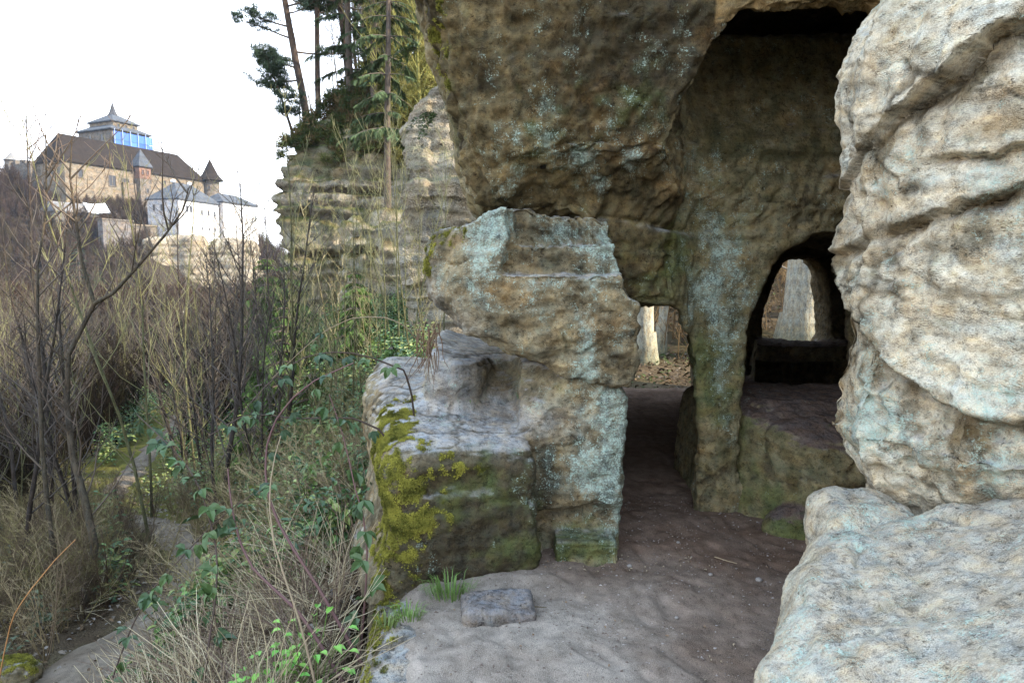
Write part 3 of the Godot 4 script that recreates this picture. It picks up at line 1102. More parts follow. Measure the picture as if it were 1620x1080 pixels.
func build_rocks() -> void:
	var g := Geo.new()
	for k in 7:
		var a := TAU * k / 7.0
		var out := Vector3(cos(a), 0, sin(a))
		var side := Vector3(-sin(a), 0, cos(a)) * 0.0032
		var tip := out * (0.007 + 0.003 * (k % 3)) + Vector3.UP * (0.009 + 0.004 * ((k * 2) % 3))
		g.tri(-side, tip, side, Color.WHITE)
	moss_tuft = g.mesh()
	var moss := []

	# bench and pillar
	var marks := [
		[Vector3(0.56, 0.55, -3.6), Vector3(0.13, 0.55, 0.4), 0.95, 0], [Vector3(0.36, 0.45, -3.6), Vector3(0.18, 0.22, 0.3), 0.65, 0], [Vector3(0.42, 0.85, -3.8), Vector3(0.4, 0.16, 0.5), 0.42, 0],
		[Vector3(-0.36, 0.93, -3.85), Vector3(0.2, 0.2, 0.3), 0.3, 0], [Vector3(-0.42, 0.18, -3.2), Vector3(0.1, 0.1, 0.2), 0.4, 0],
		[Vector3(-0.61, 0.48, -3.35), Vector3(0.15, 0.34, 0.5), 0.95, 1], [Vector3(-0.44, 0.30, -3.22), Vector3(0.14, 0.16, 0.2), 0.5, 1], [Vector3(-0.28, 0.58, -3.25), Vector3(0.14, 0.06, 0.2), 0.6, 1], [Vector3(-0.66, 0.15, -3.2), Vector3(0.12, 0.3, 0.3), 0.85, 1], [Vector3(-0.62, 0.68, -3.7), Vector3(0.10, 0.10, 0.4), 0.8, 1],
		[Vector3(0.42, 0.08, -3.5), Vector3(0.3, 0.10, 0.3), 1.0, 2], [Vector3(-0.1, 0.4, -3.30), Vector3(0.4, 0.35, 0.25), 0.6, 2], [Vector3(0.1, 0.93, -4.1), Vector3(0.5, 0.12, 0.4), 0.5, 2],
		[Vector3(-0.12, 0.26, -3.32), Vector3(0.6, 0.42, 0.3), 1.6, 3], [Vector3(0.2, 0.4, -3.5), Vector3(0.08, 0.4, 0.3), 0.6, 3],
		[Vector3(-0.2, 0.74, -3.75), Vector3(0.45, 0.09, 0.45), 1.0, 4], [Vector3(-0.38, 0.95, -3.9), Vector3(0.22, 0.2, 0.35), 0.8, 4],
	]
	var mesh := rock(f_bench, Vector3(-1.0, -0.1, -5.3), Vector3(0.85, 1.35, -2.95), 0.022,
		func(p, n): return weather(p, 0.04, 0.014, 0.012, 0.008) * (1.0 - 0.7 * smoothstep(0.6, 0.9, n.y)),
		func(p, n, out): return stone(p, n, out, 0, marks, 0.16), moss)
	rock_thing("rock_bench", "rock bench with yellow-green moss on its left and a lichen-blue pillar at its right", mesh, moss)

	# stepped rock
	moss = []
	var marks2 := [
		[Vector3(-0.14, 1.70, -3.6), Vector3(0.14, 0.30, 0.4), 0.80, 0], [Vector3(0.40, 1.05, -3.5), Vector3(0.07, 0.25, 0.3), 0.85, 0], [Vector3(0.2, 1.78, -3.8), Vector3(0.5, 0.12, 0.4), 0.42, 0], [Vector3(0.5, 1.6, -3.8), Vector3(0.1, 0.35, 0.4), 0.5, 0], [Vector3(0.05, 1.25, -3.5), Vector3(0.3, 0.25, 0.4), 0.16, 0],
		[Vector3(-0.42, 1.75, -3.8), Vector3(0.13, 0.07, 0.4), 1.0, 1], [Vector3(-0.49, 1.62, -3.9), Vector3(0.06, 0.08, 0.4), 1.0, 1],
		[Vector3(0.25, 1.78, -3.8), Vector3(0.35, 0.1, 0.3), 0.7, 3], [Vector3(-0.2, 1.4, -3.6), Vector3(0.25, 0.2, 0.3), 0.5, 3], [Vector3(0.25, 1.62, -3.7), Vector3(0.3, 0.05, 0.1), 0.5, 3],
		[Vector3(-0.3, 1.2, -3.8), Vector3(0.15, 0.15, 0.4), 0.45, 4], [Vector3(-0.45, 1.3, -3.9), Vector3(0.06, 0.25, 0.3), 0.5, 4],
	]
	mesh = rock(f_stepped, Vector3(-0.75, 0.75, -5.05), Vector3(0.85, 2.05, -3.2), 0.022,
		func(p, _n):
			var r := weather(p, 0.05, 0.022, 0.02, 0.012)
			# pick marks on the back of the upper step
			if p.y > 1.69 and p.x > 0.1:
				r -= 0.022 * maxf(0.0, sin((p.x * 1.0 + p.y * 0.8) * 110.0 + 3.0 * na.get_noise_3dv(p * 6.0))) * smoothstep(0.0, 0.3, 0.4 + na.get_noise_3dv(p * 5.0))
			return r,
		func(p, n, out): return stone(p, n, out, 0, marks2, 0.27), moss)
	rock_thing("stepped_rock", "jutting rock lump with two steps hewn into its top, above the pillar's crack", mesh, moss)

	# overhang and rooms
	moss = []
	var marks3 := [
		[Vector3(0.35, 2.06, -3.5), Vector3(0.42, 0.22, 0.4), 0.68, 0], [Vector3(1.28, 1.42, -4.3), Vector3(0.22, 0.34, 0.3), 0.75, 0], [Vector3(1.25, 2.0, -4.4), Vector3(0.22, 0.25, 0.4), 0.42, 0], [Vector3(0.78, 1.6, -4.2), Vector3(0.16, 0.2, 0.3), 0.35, 0], [Vector3(1.36, 0.95, -4.3), Vector3(0.1, 0.25, 0.3), 0.5, 0], [Vector3(0.0, 2.2, -3.4), Vector3(0.3, 0.3, 0.4), 0.25, 0],
		[Vector3(-0.42, 2.62, -3.65), Vector3(0.07, 0.4, 0.4), 0.62, 1],
		[Vector3(0.85, 1.6, -4.2), Vector3(0.4, 0.35, 0.4), 0.75, 2], [Vector3(1.25, 0.9, -4.3), Vector3(0.3, 0.35, 0.4), 0.7, 2], [Vector3(1.4, 2.2, -4.4), Vector3(0.6, 0.5, 0.4), 0.3, 2], [Vector3(0.45, 2.25, -3.5), Vector3(0.4, 0.35, 0.4), 0.45, 2], [Vector3(-0.35, 2.5, -3.6), Vector3(0.12, 0.5, 0.3), 0.5, 2],
		[Vector3(0.7, 2.6, -3.4), Vector3(0.6, 0.6, 0.5), 0.85, 3], [Vector3(1.9, 2.9, -4.4), Vector3(0.9, 0.4, 0.5), 0.4, 3], [Vector3(0.1, 2.45, -3.4), Vector3(0.3, 0.3, 0.3), 0.4, 3],
	]
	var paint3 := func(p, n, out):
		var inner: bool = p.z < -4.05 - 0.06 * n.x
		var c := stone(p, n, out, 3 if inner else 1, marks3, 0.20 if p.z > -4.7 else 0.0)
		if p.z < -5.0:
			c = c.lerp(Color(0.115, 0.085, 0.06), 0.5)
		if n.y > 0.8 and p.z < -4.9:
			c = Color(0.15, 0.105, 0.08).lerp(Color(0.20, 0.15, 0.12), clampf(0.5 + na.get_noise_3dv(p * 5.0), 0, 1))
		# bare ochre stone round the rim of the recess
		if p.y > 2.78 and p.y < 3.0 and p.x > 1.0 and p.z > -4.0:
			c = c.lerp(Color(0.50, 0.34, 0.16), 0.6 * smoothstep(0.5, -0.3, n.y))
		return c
	var relief3 := func(p, n):
		var r := weather(p, 0.075, 0.032, 0.03, 0.010) if p.z > -4.05 else weather(p, 0.05, 0.014, 0.008, 0.004)
		var wob := 0.10 * na.get_noise_3dv(p * 2.0)
		if p.z > -4.3 and p.y > 1.8:
			var ac: float = (p.x * 0.83 - p.y * 0.55 + wob) * 9.0
			var al: float = (p.x * 0.55 + p.y * 0.83) * 1.6
			r -= 0.034 * (0.5 + nridge.get_noise_3d(ac, al, p.z * 3.0)) * smoothstep(0.0, 0.35, p.x)
			# drips and hollows at the left end
			r -= 0.035 * (0.3 + nridge.get_noise_3d(p.x * 5.0 + wob, p.y * 1.3, p.z * 5.0)) * smoothstep(0.05, -0.25, p.x)
		else:
			r -= 0.014 * nridge.get_noise_3d((p.x * 0.9 - p.y * 0.4 + wob) * 8.0, (p.x * 0.4 + p.y * 0.9) * 2.5, p.z * 5.0)
		# the joint that runs on across the recess
		if p.y < 2.0 and p.y > 1.5 and p.x > 0.5:
			var s: float = p.y - (1.915 - 0.115 * p.x) - 0.025 * na.get_noise_3dv(p * 4.0)
			r -= 0.035 * exp(-pow(s / 0.016, 2)) * smoothstep(1.75, 1.5, p.x)
		# scooped by tools
		if p.z < -4.0 and p.z > -5.0:
			r -= 0.012 * smoothstep(-0.7, -0.95, ncell.get_noise_3dv(p * Vector3(6, 3, 6) + Vector3(3, 3, 3)))
		return r
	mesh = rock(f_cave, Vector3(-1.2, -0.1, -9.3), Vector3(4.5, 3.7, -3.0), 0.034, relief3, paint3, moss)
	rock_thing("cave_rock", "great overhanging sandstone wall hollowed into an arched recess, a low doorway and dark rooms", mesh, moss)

	moss = []
	mesh = rock(f_sill, Vector3(1.0, -0.1, -5.4), Vector3(2.75, 0.95, -3.5), 0.03,
		func(p, _n): return weather(p, 0.045, 0.012, 0.008, 0.004),
		func(p, n, out):
			var c := stone(p, n, out, 3, [[Vector3(1.3, 0.4, -4.4), Vector3(0.4, 0.5, 0.5), 0.75, 2], [Vector3(1.7, 0.05, -3.9), Vector3(0.3, 0.2, 0.3), 1.0, 2]], 0.06)
			return c.lerp(Color(0.17, 0.12, 0.095), smoothstep(0.55, 0.85, n.y)), moss)
	rock_thing("rock_sill", "low dark green-tinged rock sill under the arched opening inside the doorway", mesh, moss)

	# pale rock at the right
	moss = []
	var marks4 := [
		[Vector3(1.40, 0.95, -2.75), Vector3(0.14, 0.35, 0.3), 0.80, 0], [Vector3(1.6, 0.8, -2.4), Vector3(0.3, 0.2, 0.3), 0.52, 0], [Vector3(1.7, 1.15, -2.3), Vector3(0.2, 0.12, 0.3), 0.48, 0], [Vector3(1.72, 1.8, -2.3), Vector3(0.15, 0.12, 0.3), 0.4, 0],
		[Vector3(1.6, 0.75, -2.4), Vector3(0.4, 0.14, 0.3), 0.55, 3], [Vector3(1.55, 2.2, -2.5), Vector3(0.2, 0.1, 0.3), 0.4, 3], [Vector3(1.42, 1.35, -2.7), Vector3(0.1, 0.4, 0.2), 0.32, 3],
	]
	mesh = rock(f_pale, Vector3(1.1, -0.1, -3.6), Vector3(2.65, 3.3, -1.4), 0.022, pale_relief,
		func(p, n, out):
			var c := stone(p, n, out, 2, marks4, 0.24)
			# brown runs of dirt below the joints
			var t: float = (p.x - 1.40) * 0.53 + (p.z + 2.75) * 0.85
			var run: float = 0.0
			for s in [p.y - 2.06 - 0.62 * t, p.y - 1.70 - 0.27 * t, p.y - 1.29 + 1.0 * t - 1.0 * t * t]:
				run = maxf(run, smoothstep(0.03, -0.01, s) * exp(minf(s, 0.0) / 0.16))
			run = run * 0.9 + 0.7 * na.get_noise_3d(p.x * 7.0, p.y * 2.5, p.z * 7.0) + 0.5 * na.get_noise_3dv(p * 9.0)
			return c.lerp(Color(0.17, 0.13, 0.075), smoothstep(0.25, 0.95, run) * 0.8), moss)
	rock_thing("pale_rock_wall", "tall pale weathered rock wall with bulging beds at the right of the doorway", mesh, moss)

	moss = []
	var marks5 := [
		[Vector3(0.8, 0.3, -2.0), Vector3(0.2, 0.3, 0.5), 0.45, 0], [Vector3(1.3, 0.65, -2.5), Vector3(0.5, 0.15, 0.2), 0.55, 0], [Vector3(1.3, 0.5, -1.7), Vector3(0.25, 0.2, 0.25), 0.3, 0],
		[Vector3(1.15, 0.55, -2.2), Vector3(0.3, 0.2, 0.25), 0.3, 2],
	]
	mesh = rock(f_boulder, Vector3(0.45, -0.1, -3.0), Vector3(2.7, 1.2, -0.4), 0.022,
		func(p, _n): return weather(p, 0.06, 0.010, 0.03, 0.0) + 0.009 * nrough.get_noise_3dv(p * 8.0),
		func(p, n, out): return stone(p, n, out, 2, marks5, 0.26).lerp(Color(0.42, 0.36, 0.265), 0.6), moss)
	rock_thing("lichen_boulder", "low broad boulder speckled with pale lichen at the foot of the pale rock wall", mesh, moss)

	moss = []
	mesh = rock(f_ledge, Vector3(-1.0, -1.3, -5.3), Vector3(0.7, 0.2, -0.9), 0.03,
		func(p, _n): return weather(p, 0.05, 0.02, 0.01, 0.01),
		func(p, n, out): return stone(p, n, out, 0, [[Vector3(-0.62, -0.12, -2.8), Vector3(0.1, 0.16, 0.8), 0.75, 1], [Vector3(-0.7, -0.3, -2.8), Vector3(0.2, 0.4, 0.8), 0.5, 2]], 0.05), moss)
	rock_thing("rock_ledge", "mossy edge of the rock ledge under the sandy floor above the slope", mesh, moss)

	moss = []
	mesh = rock(f_slab, Vector3(-0.35, -0.1, -3.25), Vector3(0.25, 0.15, -2.75), 0.015,
		func(p, _n): return weather(p, 0.03, 0.010, 0.006, 0.0),
		func(p, n, out):
			var c := stone(p, n, out, 0, [], 0.0)
			return c.lerp(Color(0.20, 0.18, 0.18), 0.75), moss)
	rock_thing("flat_stone", "flat grey stone half sunk in the sand before the rock bench", mesh, moss)

	# the rest of the cliff, above and beside what the eye sees
	moss = []
	mesh = rock(func(p):
		var a := sd_box(p, Vector3(3.2, 4.1, -6.1), Vector3(3.7, 0.8, 2.5), 0.3)
		var b := sd_box(p, Vector3(5.9, 2.0, -6.2), Vector3(1.6, 3.0, 2.7), 0.3)
		return smin(a, b, 0.3), Vector3(-1, -0.5, -9.2), Vector3(7.8, 8.3, -3.2), 0.2,
		func(p, _n): return weather(p, 0.1, 0.05, 0.0, 0.03),
		func(p, n, out): return stone(p, n, out, 1, [], 0.0), moss)
	rock_thing("upper_cliff", "cliff of dark sandstone rising above the overhang", mesh, [])
	moss = []
	mesh = rock(func(p):
		var d := sd_poly(Vector2(p.x, p.z), pale_plan) - table(p.y, pale_left) + 0.22
		d = maxf(d, 2.45 - p.x - maxf(0.0, p.y - 3.2) * 3.0)
		return maxf(d, maxf(-0.5 - p.y, p.y - 5.0)), Vector3(1, -0.5, -4), Vector3(7.3, 7.3, 5.3), 0.16,
		func(p, _n): return weather(p, 0.06, 0.04, 0.0, 0.03),
		func(p, n, out): return stone(p, n, out, 2, [], 0.0), moss)
	rock_thing("side_cliff", "pale cliff that carries the rock wall on to the right", mesh, [])


# ------------------------------------------------------------------ far cliffs
func cliff_paint(p: Vector3, n: Vector3, green: float, warm: float) -> Color:
	var w := na.get_noise_3dv(p * 0.25)
	var f := na.get_noise_3dv(p * 1.1)
	var b := nb.get_noise_2d(p.y * 2.3 + w, 1.0)
	var c := Color(0.17, 0.148, 0.112).lerp(Color(0.47, 0.41, 0.315), clampf(0.5 + 0.6 * w + 0.5 * f + 0.55 * b, 0, 1))
	c = c.lerp(Color(0.42, 0.29, 0.15), warm * smoothstep(0.1, 0.5, na.get_noise_3dv(p * Vector3(0.3, 0.8, 0.3) + Vector3(7, 7, 7))))
	c = c.lerp(Color(0.085, 0.065, 0.05), 0.75 * crevice(p))
	var m := smoothstep(0.35, 0.75, n.y + 0.35 * f) + green * smoothstep(0.0, 0.4, na.get_noise_3dv(p * Vector3(0.5, 0.7, 0.5) + Vector3(3, 0, 50)))
	m += smoothstep(4.6, 6.2, p.y + 1.2 * f) * green
	var g := Color(0.085, 0.10, 0.034).lerp(Color(0.15, 0.115, 0.06), clampf(0.5 + f + 0.5 * b, 0, 1))
	return c.lerp(g, clampf(m, 0, 1))


# the dark clefts between beds, here and there along the face
func crevice(p: Vector3) -> float:
	var y := p.y * 1.15 + 0.5 * na.get_noise_3dv(p * 0.3) + 0.04 * p.x
	return smoothstep(0.42, 0.68, nb.get_noise_2d(y, 31.0)) * smoothstep(-0.25, 0.2, na.get_noise_3d(p.x * 0.35, p.y * 1.2, p.z * 0.35))


func cliff_relief(p: Vector3, beds: float) -> float:
	var w := na.get_noise_3dv(p * 0.3)
	var y := p.y * 2.7 + 1.0 * w + 0.03 * p.x
	var r := beds * (0.34 * nb.get_noise_2d(y, 2.0 + p.x * 0.04) + 0.20 * nb.get_noise_2d(y * 2.9, 5.0 + p.x * 0.10))
	r -= crevice(p) * beds * 1.1
	r += 0.45 * w + 0.26 * nrough.get_noise_3dv(p * 0.7)
	r -= 0.5 * beds * smoothstep(0.62, 0.8, nridge.get_noise_2d(p.x * 0.16, p.z * 0.16 + p.y * 0.02))
	return r


func f_cliff(p: Vector3) -> float:
	var left := -9.85 + 0.04 * (p.y - 3.0) + 0.35 * sin(p.y * 0.8) - p.x - 0.25 * (p.z + 28.0)
	var front := p.z + 28.0 - 0.22 * (p.x + 9.0) * smoothstep(-7.5, -3.0, p.x) + 0.5 * sin(p.x * 0.9)
	var top := p.y - minf(5.9 + 1.1 * maxf(0.0, -28.4 - p.z), 5.8 + 1.7 * (p.x + 10.0)) + 0.3 * sin(p.x * 1.3)
	var r := smax(smax(left, front, 0.9), maxf(top * 0.66, p.y - 11.4), 1.1)
	r = smin(r, sd_box(p, Vector3(-3.7, 0.0, -26.4), Vector3(2.4, 3.45, 2.8), 0.8), 0.5)
	return maxf(r, maxf(-44.0 - p.z, maxf(p.x - 3.5, -4.0 - p.y)))


func f_column(p: Vector3) -> float:
	var left := -2.62 + 0.14 * sin(p.y * 2.1) - p.x + 0.75 * maxf(0.0, p.y - 4.9)
	var front := p.z + 15.9 + 0.12 * sin(p.y * 3.0) + 0.25 * maxf(0.0, p.y - 3.6)
	var r := smax(smax(left, front, 0.5), p.y - 6.3, 0.5)
	# a deep joint between the head and the shaft
	r += 0.16 * exp(-pow((p.y - 3.75) / 0.10, 2))
	return maxf(r, maxf(-20.5 - p.z, maxf(p.x - 1.2, -4.0 - p.y)))


func build_far_cliffs() -> void:
	var none := []
	var mesh := rock(f_cliff, Vector3(-12.5, -4.2, -44.5), Vector3(3.8, 11.8, -22.8), 0.26,
		func(p, _n): return cliff_relief(p, 0.62),
		func(p, n, _o): return cliff_paint(p, n, 0.42, 0.25), none, true, true)
	var o := thing("layered_cliff", "tall layered sandstone cliff with a green slope on top, left of the overhang", "cliff")
	part("stone", mesh, null, o)
	mesh = rock(f_column, Vector3(-3.4, -4.0, -20.8), Vector3(1.4, 6.8, -15.0), 0.11,
		func(p, _n): return cliff_relief(p * 1.7, 0.42) * 0.36,
		func(p, n, _o): return cliff_paint(p * 1.5, n, 0.3, 0.5).lerp(Color(0.34, 0.29, 0.23), 0.35), none, true, true)
	o = thing("rock_column", "narrow column of pale banded rock between the layered cliff and the overhang", "cliff")
	part("stone", mesh, null, o)


# ------------------------------------------------------------------ castle
var m_wall: StandardMaterial3D
var m_pane: StandardMaterial3D

func roof_mesh(x0: float, x1: float, z0: float, z1: float, y0: float, y1: float, hl: float, hr: float, over: float, col: Color) -> ArrayMesh:
	var g := Geo.new()
	var zm := (z0 + z1) * 0.5
	var a := Vector3(x0 - over, y0, z1 + over); var b := Vector3(x1 + over, y0, z1 + over)
	var c := Vector3(x1 + over, y0, z0 - over); var d := Vector3(x0 - over, y0, z0 - over)
	var e := Vector3(x0 + hl, y1, zm); var f := Vector3(x1 - hr, y1, zm)
	var drop := Vector3(0, -0.35, 0)
	for r in [[a, e, f, b], [c, f, e, d]]:
		g.quad(r[0], r[1], r[2], r[3], col)
	g.tri(d, e, a, col)
	g.tri(b, f, c, col)
	for r in [[a, b], [b, c], [c, d], [d, a]]:
		g.quad(r[0] + drop, r[0], r[1], r[1] + drop, col)
	g.quad(a + drop, b + drop, c + drop, d + drop, col)
	return g.mesh()


func cone_mesh(r0: float, y0: float, y1: float, sides: int, col: Color, flare := 0.0) -> ArrayMesh:
	var g := Geo.new()
	var prof := [Vector2(r0 + flare, y0), Vector2(r0 * 0.72, lerpf(y0, y1, 0.30)), Vector2(0.02, y1)]
	for k in sides:
		var a := TAU * k / sides + PI / sides
		var b := TAU * (k + 1) / sides + PI / sides
		var u := Vector3(cos(a), 0, sin(a))
		var w := Vector3(cos(b), 0, sin(b))
		for s in 2:
			g.quad(u * prof[s].x + Vector3.UP * prof[s].y, u * prof[s + 1].x + Vector3.UP * prof[s + 1].y, w * prof[s + 1].x + Vector3.UP * prof[s + 1].y, w * prof[s].x + Vector3.UP * prof[s].y, col)
		g.tri(u * prof[0].x + Vector3.UP * y0, w * prof[0].x + Vector3.UP * y0, Vector3.UP * y0, col)
	return g.mesh()


func drum_mesh(r: float, y0: float, y1: float, sides: int, col: Color) -> ArrayMesh:
	var g := Geo.new()
	g.tube(PackedVector3Array([Vector3(0, y0, 0), Vector3(0, lerpf(y0, y1, 0.5), 0), Vector3(0, y1, 0)]), r, r, sides, col)
	return g.mesh()


func box_mesh(lo: Vector3, hi: Vector3, col: Color) -> ArrayMesh:
	var g := Geo.new()
	g.box(lo, hi, col)
	return g.mesh()


# a window: a proud stone frame with a dark pane set back in it. Made facing +z at the origin.
func window_on(parent: Node3D, at: Vector3, w: float, h: float, turn: float, col: Color) -> void:
	var g := Geo.new()
	var t := 0.22
	g.box(Vector3(-w / 2 - t, -h / 2 - t, -0.1), Vector3(-w / 2, h / 2 + t, 0.16), col)
	g.box(Vector3(w / 2, -h / 2 - t, -0.1), Vector3(w / 2 + t, h / 2 + t, 0.16), col)
	g.box(Vector3(-w / 2, h / 2, -0.1), Vector3(w / 2, h / 2 + t, 0.16), col)
	g.box(Vector3(-w / 2, -h / 2 - t, -0.1), Vector3(w / 2, -h / 2, 0.22), col)
	if w > 1.3:
		g.box(Vector3(-0.08, -h / 2, -0.1), Vector3(0.08, h / 2, 0.12), col)
	var f := part("window", g.mesh(), m_wall, parent, at)
	f.rotation.y = turn
	part("pane", box_mesh(Vector3(-w / 2, -h / 2, -0.1), Vector3(w / 2, h / 2, 0.03), Color(0.03, 0.03, 0.035)), m_pane, f)


func build_castle() -> void:
	m_wall = rock_mats[4].duplicate()
	m_wall.heightmap_scale = 6.0
	m_wall.uv1_scale = Vector3.ONE * 0.09
	m_pane = StandardMaterial3D.new()
	m_pane.vertex_color_use_as_albedo = true
	m_pane.roughness = 0.3
	var beige := Color(0.25, 0.20, 0.15)
	var grey := Color(0.20, 0.172, 0.145)
	var brown := Color(0.034, 0.0255, 0.022)
	var slate := Color(0.10, 0.108, 0.122)
	var white := Color(0.85, 0.83, 0.80)
	var turn := 1.1483   # the long fronts look to the right

	var o := thing("castle_palace", "long beige castle palace with a steep dark brown roof on the hill", "castle", Vector3(-129.1, -1.2, -200), turn)
	part("wall", box_mesh(Vector3(0, 12, -13), Vector3(49, 34.8, 0), beige), m_wall, o)
	var roof := part("roof", roof_mesh(0, 49, -13, 0, 34.8, 43.4, 3.0, 5.0, 0.5, brown), m_wall, o)
	for x in [9.5, 14.5, 35.0]:
		var g := Geo.new()
		g.box(Vector3(x - 0.5, 36.8, -3.6), Vector3(x + 0.5, 37.9, -1.9), brown)
		part("dormer", g.mesh(), m_wall, roof)
	for s in [[4.6, 31.6, 1.3, 2.2], [14.5, 30.6, 2.2, 3.0], [19.0, 30.2, 2.0, 3.0], [27.5, 32.0, 0.8, 1.4], [33.0, 32.2, 0.8, 1.2], [40.0, 32.2, 0.8, 1.2], [4.4, 20.0, 0.8, 1.2], [14.8, 20.4, 0.8, 1.6], [28.0, 23.5, 1.2, 2.2], [31.0, 23.3, 1.6, 3.2], [34.5, 23.5, 1.2, 3.0], [27.0, 26.5, 0.9, 1.3], [31.5, 27.5, 0.8, 1.2]]:
		window_on(o, Vector3(s[0], s[1], 0), s[2], s[3], 0.0, grey)
	window_on(o, Vector3(0, 32.0, -6.0), 1.0, 2.4, -PI / 2, grey)
	var tur := part("stair_turret", box_mesh(Vector3(22.2, 12, 0), Vector3(26.0, 32.2, 2.4), grey), m_wall, o)
	part("brick_storey", box_mesh(Vector3(22.1, 32.2, -1.0), Vector3(26.1, 36.2, 2.5), Color(0.25, 0.15, 0.115)), m_wall, tur)
	part("turret_roof", roof_mesh(22.1, 26.1, -1.0, 2.5, 36.2, 41.6, 1.95, 1.95, 0.5, slate), m_wall, tur)
	for x in [23.2, 25.0]:
		window_on(tur, Vector3(x, 34.2, 2.5), 0.5, 1.3, 0.0, Color(0.25, 0.15, 0.115))
	window_on(tur, Vector3(24.6, 28.5, 2.4), 0.8, 1.3, 0.0, grey)
	part("buttress", box_mesh(Vector3(17.6, 12, 0), Vector3(22.2, 30.5, 0.9), beige.darkened(0.1)), m_wall, o)

	o = thing("castle_keep", "broad castle keep with a two-tiered slate roof and a pointed spire behind the palace", "tower", Vector3(-133.2, -1.2, -232), turn)
	part("wall", box_mesh(Vector3(0, 20, -17), Vector3(14, 50.3, 0), grey), m_wall, o)
	var skirt := part("roof", roof_mesh(0, 14, -17, 0, 50.3, 54.8, 6.8, 6.8, 0.8, slate), m_wall, o)
	part("upper_wall", box_mesh(Vector3(2.4, 50.6, -14.6), Vector3(11.6, 53.6, -2.4), beige), m_wall, o)
	part("upper_roof", roof_mesh(2.4, 11.6, -14.6, -2.4, 53.6, 57.2, 4.4, 4.4, 0.6, slate), m_wall, skirt)
	part("spire", cone_mesh(1.4, 56.2, 61.2, 8, Color(0.08, 0.08, 0.09), 0.4), m_wall, skirt, Vector3(7, 0, -8.5))
	for s in [[-5.0, 47.6], [-11.0, 47.6]]:
		window_on(o, Vector3(0, s[1], s[0]), 1.2, 2.2, -PI / 2, beige)
	for x in [4.2, 7.0, 9.8]:
		window_on(o, Vector3(x, 52.2, -2.4), 0.8, 0.9, 0.0, beige)

	o = thing("scaffolding", "scaffolding wrapped in bright blue netting on the front of the castle keep", "scaffolding", Vector3(-133.2, -1.2, -232), turn)
	var m_net: StandardMaterial3D = m_leaf.duplicate()
	m_net.roughness = 0.8
	m_net.backlight_enabled = false
	for r in 4:
		for k in 5:
			var x0 := -0.5 + k * 2.86
			var g := Geo.new()
			var tone := Color(0.025, 0.085, 0.36).lerp(Color(0.07, 0.17, 0.50), rng.randf())
			for u in 5:
				var b0 := 1.7 + 0.22 * sin(u * 1.5)
				var b1 := 1.7 + 0.22 * sin((u + 1) * 1.5)
				g.quad(Vector3(x0 + u * 0.565, 38.3 + r * 2.75, b0), Vector3(x0 + u * 0.565, 40.95 + r * 2.75, b0 - 0.1), Vector3(x0 + u * 0.565 + 0.55, 40.95 + r * 2.75, b1 - 0.1), Vector3(x0 + u * 0.565 + 0.55, 38.3 + r * 2.75, b1), tone)
			part("netting", g.mesh(), m_net, o)
	for k in 6:
		var x := -0.5 + k * 2.86
		var g := Geo.new()
		g.tube(PackedVector3Array([Vector3(x, 37, 2.1), Vector3(x, 44, 2.1), Vector3(x, 49.9, 2.1)]), 0.12, 0.12, 6, Color(0.3, 0.35, 0.5))
		part("pole", g.mesh(), m_plant, o)

	o = thing("round_tower", "slim round castle tower with a dark cone roof at the right end of the palace", "tower", Vector3(-108, -1.2, -248))
	part("wall", drum_mesh(2.9, 15, 35.1, 20, grey), m_wall, o)
	part("roof", cone_mesh(3.6, 35.1, 42.8, 20, brown, 0.9), m_wall, o)
	window_on(o, Vector3(0.6, 32.5, 2.85), 0.6, 1.2, 0.2, grey)

	o = thing("white_house", "white plastered house with a grey hipped roof at the castle's right corner", "house", Vector3(-96.6, 0, -200), 1.328)
	var front := part("wall", box_mesh(Vector3(0, 8, -10.7), Vector3(17.5, 22.8, 0), white), m_wall, o)
	part("patterned_end_wall", box_mesh(Vector3(-0.15, 8, -10.7), Vector3(-0.003, 22.7, -0.1), Color(0.62, 0.58, 0.56)), m_wall, o)
	# incised courses on the end wall
	for k in 11:
		part("course", box_mesh(Vector3(-0.21, 12.4 + k * 0.95, -10.6), Vector3(-0.14, 13.1 + k * 0.95, -0.15), Color(0.60, 0.56, 0.54).darkened(0.12 * (k % 2))), m_wall, front)
	part("roof", roof_mesh(0, 17.5, -10.7, 0, 22.8, 28.0, 5.0, 5.2, 0.5, slate), m_wall, o)
	for s in [[3.2, 20.0, 1.0, 1.9], [4.8, 20.0, 1.0, 1.9], [9.6, 19.4, 0.8, 1.6], [12.6, 19.4, 0.8, 1.6], [15.4, 19.4, 0.8, 1.6], [5.0, 14.4, 0.6, 0.9], [9.6, 14.6, 0.7, 0.9], [12.6, 14.6, 0.7, 0.9], [15.4, 14.6, 0.7, 0.9]]:
		window_on(o, Vector3(s[0], s[1], 0), s[2], s[3], 0.0, white)
	for z in [-8.3, -5.6]:
		window_on(o, Vector3(-0.21, 20.2, z), 0.9, 1.7, -PI / 2, Color(0.5, 0.47, 0.45))
	var m_dish := StandardMaterial3D.new()
	m_dish.albedo_color = Color(0.85, 0.86, 0.87)
	for x in [4.5, 11.5]:
		var ball := SphereMesh.new()
		ball.radius = 0.75
		ball.height = 1.1
		ball.radial_segments = 16
		ball.rings = 8
		part("dish", ball, m_dish, o, Vector3(x, 28.3, -5.35))

	o = thing("white_annex", "lower white wing with a shallow grey roof at the right end of the white house", "house", Vector3(-90.8, 0, -217), 1.25)
	part("wall", box_mesh(Vector3(0, 8, -9), Vector3(16, 23.6, 0), white), m_wall, o)
	part("end_wall", box_mesh(Vector3(-0.15, 8, -9), Vector3(-0.003, 23.5, -0.1), Color(0.60, 0.56, 0.54)), m_wall, o)
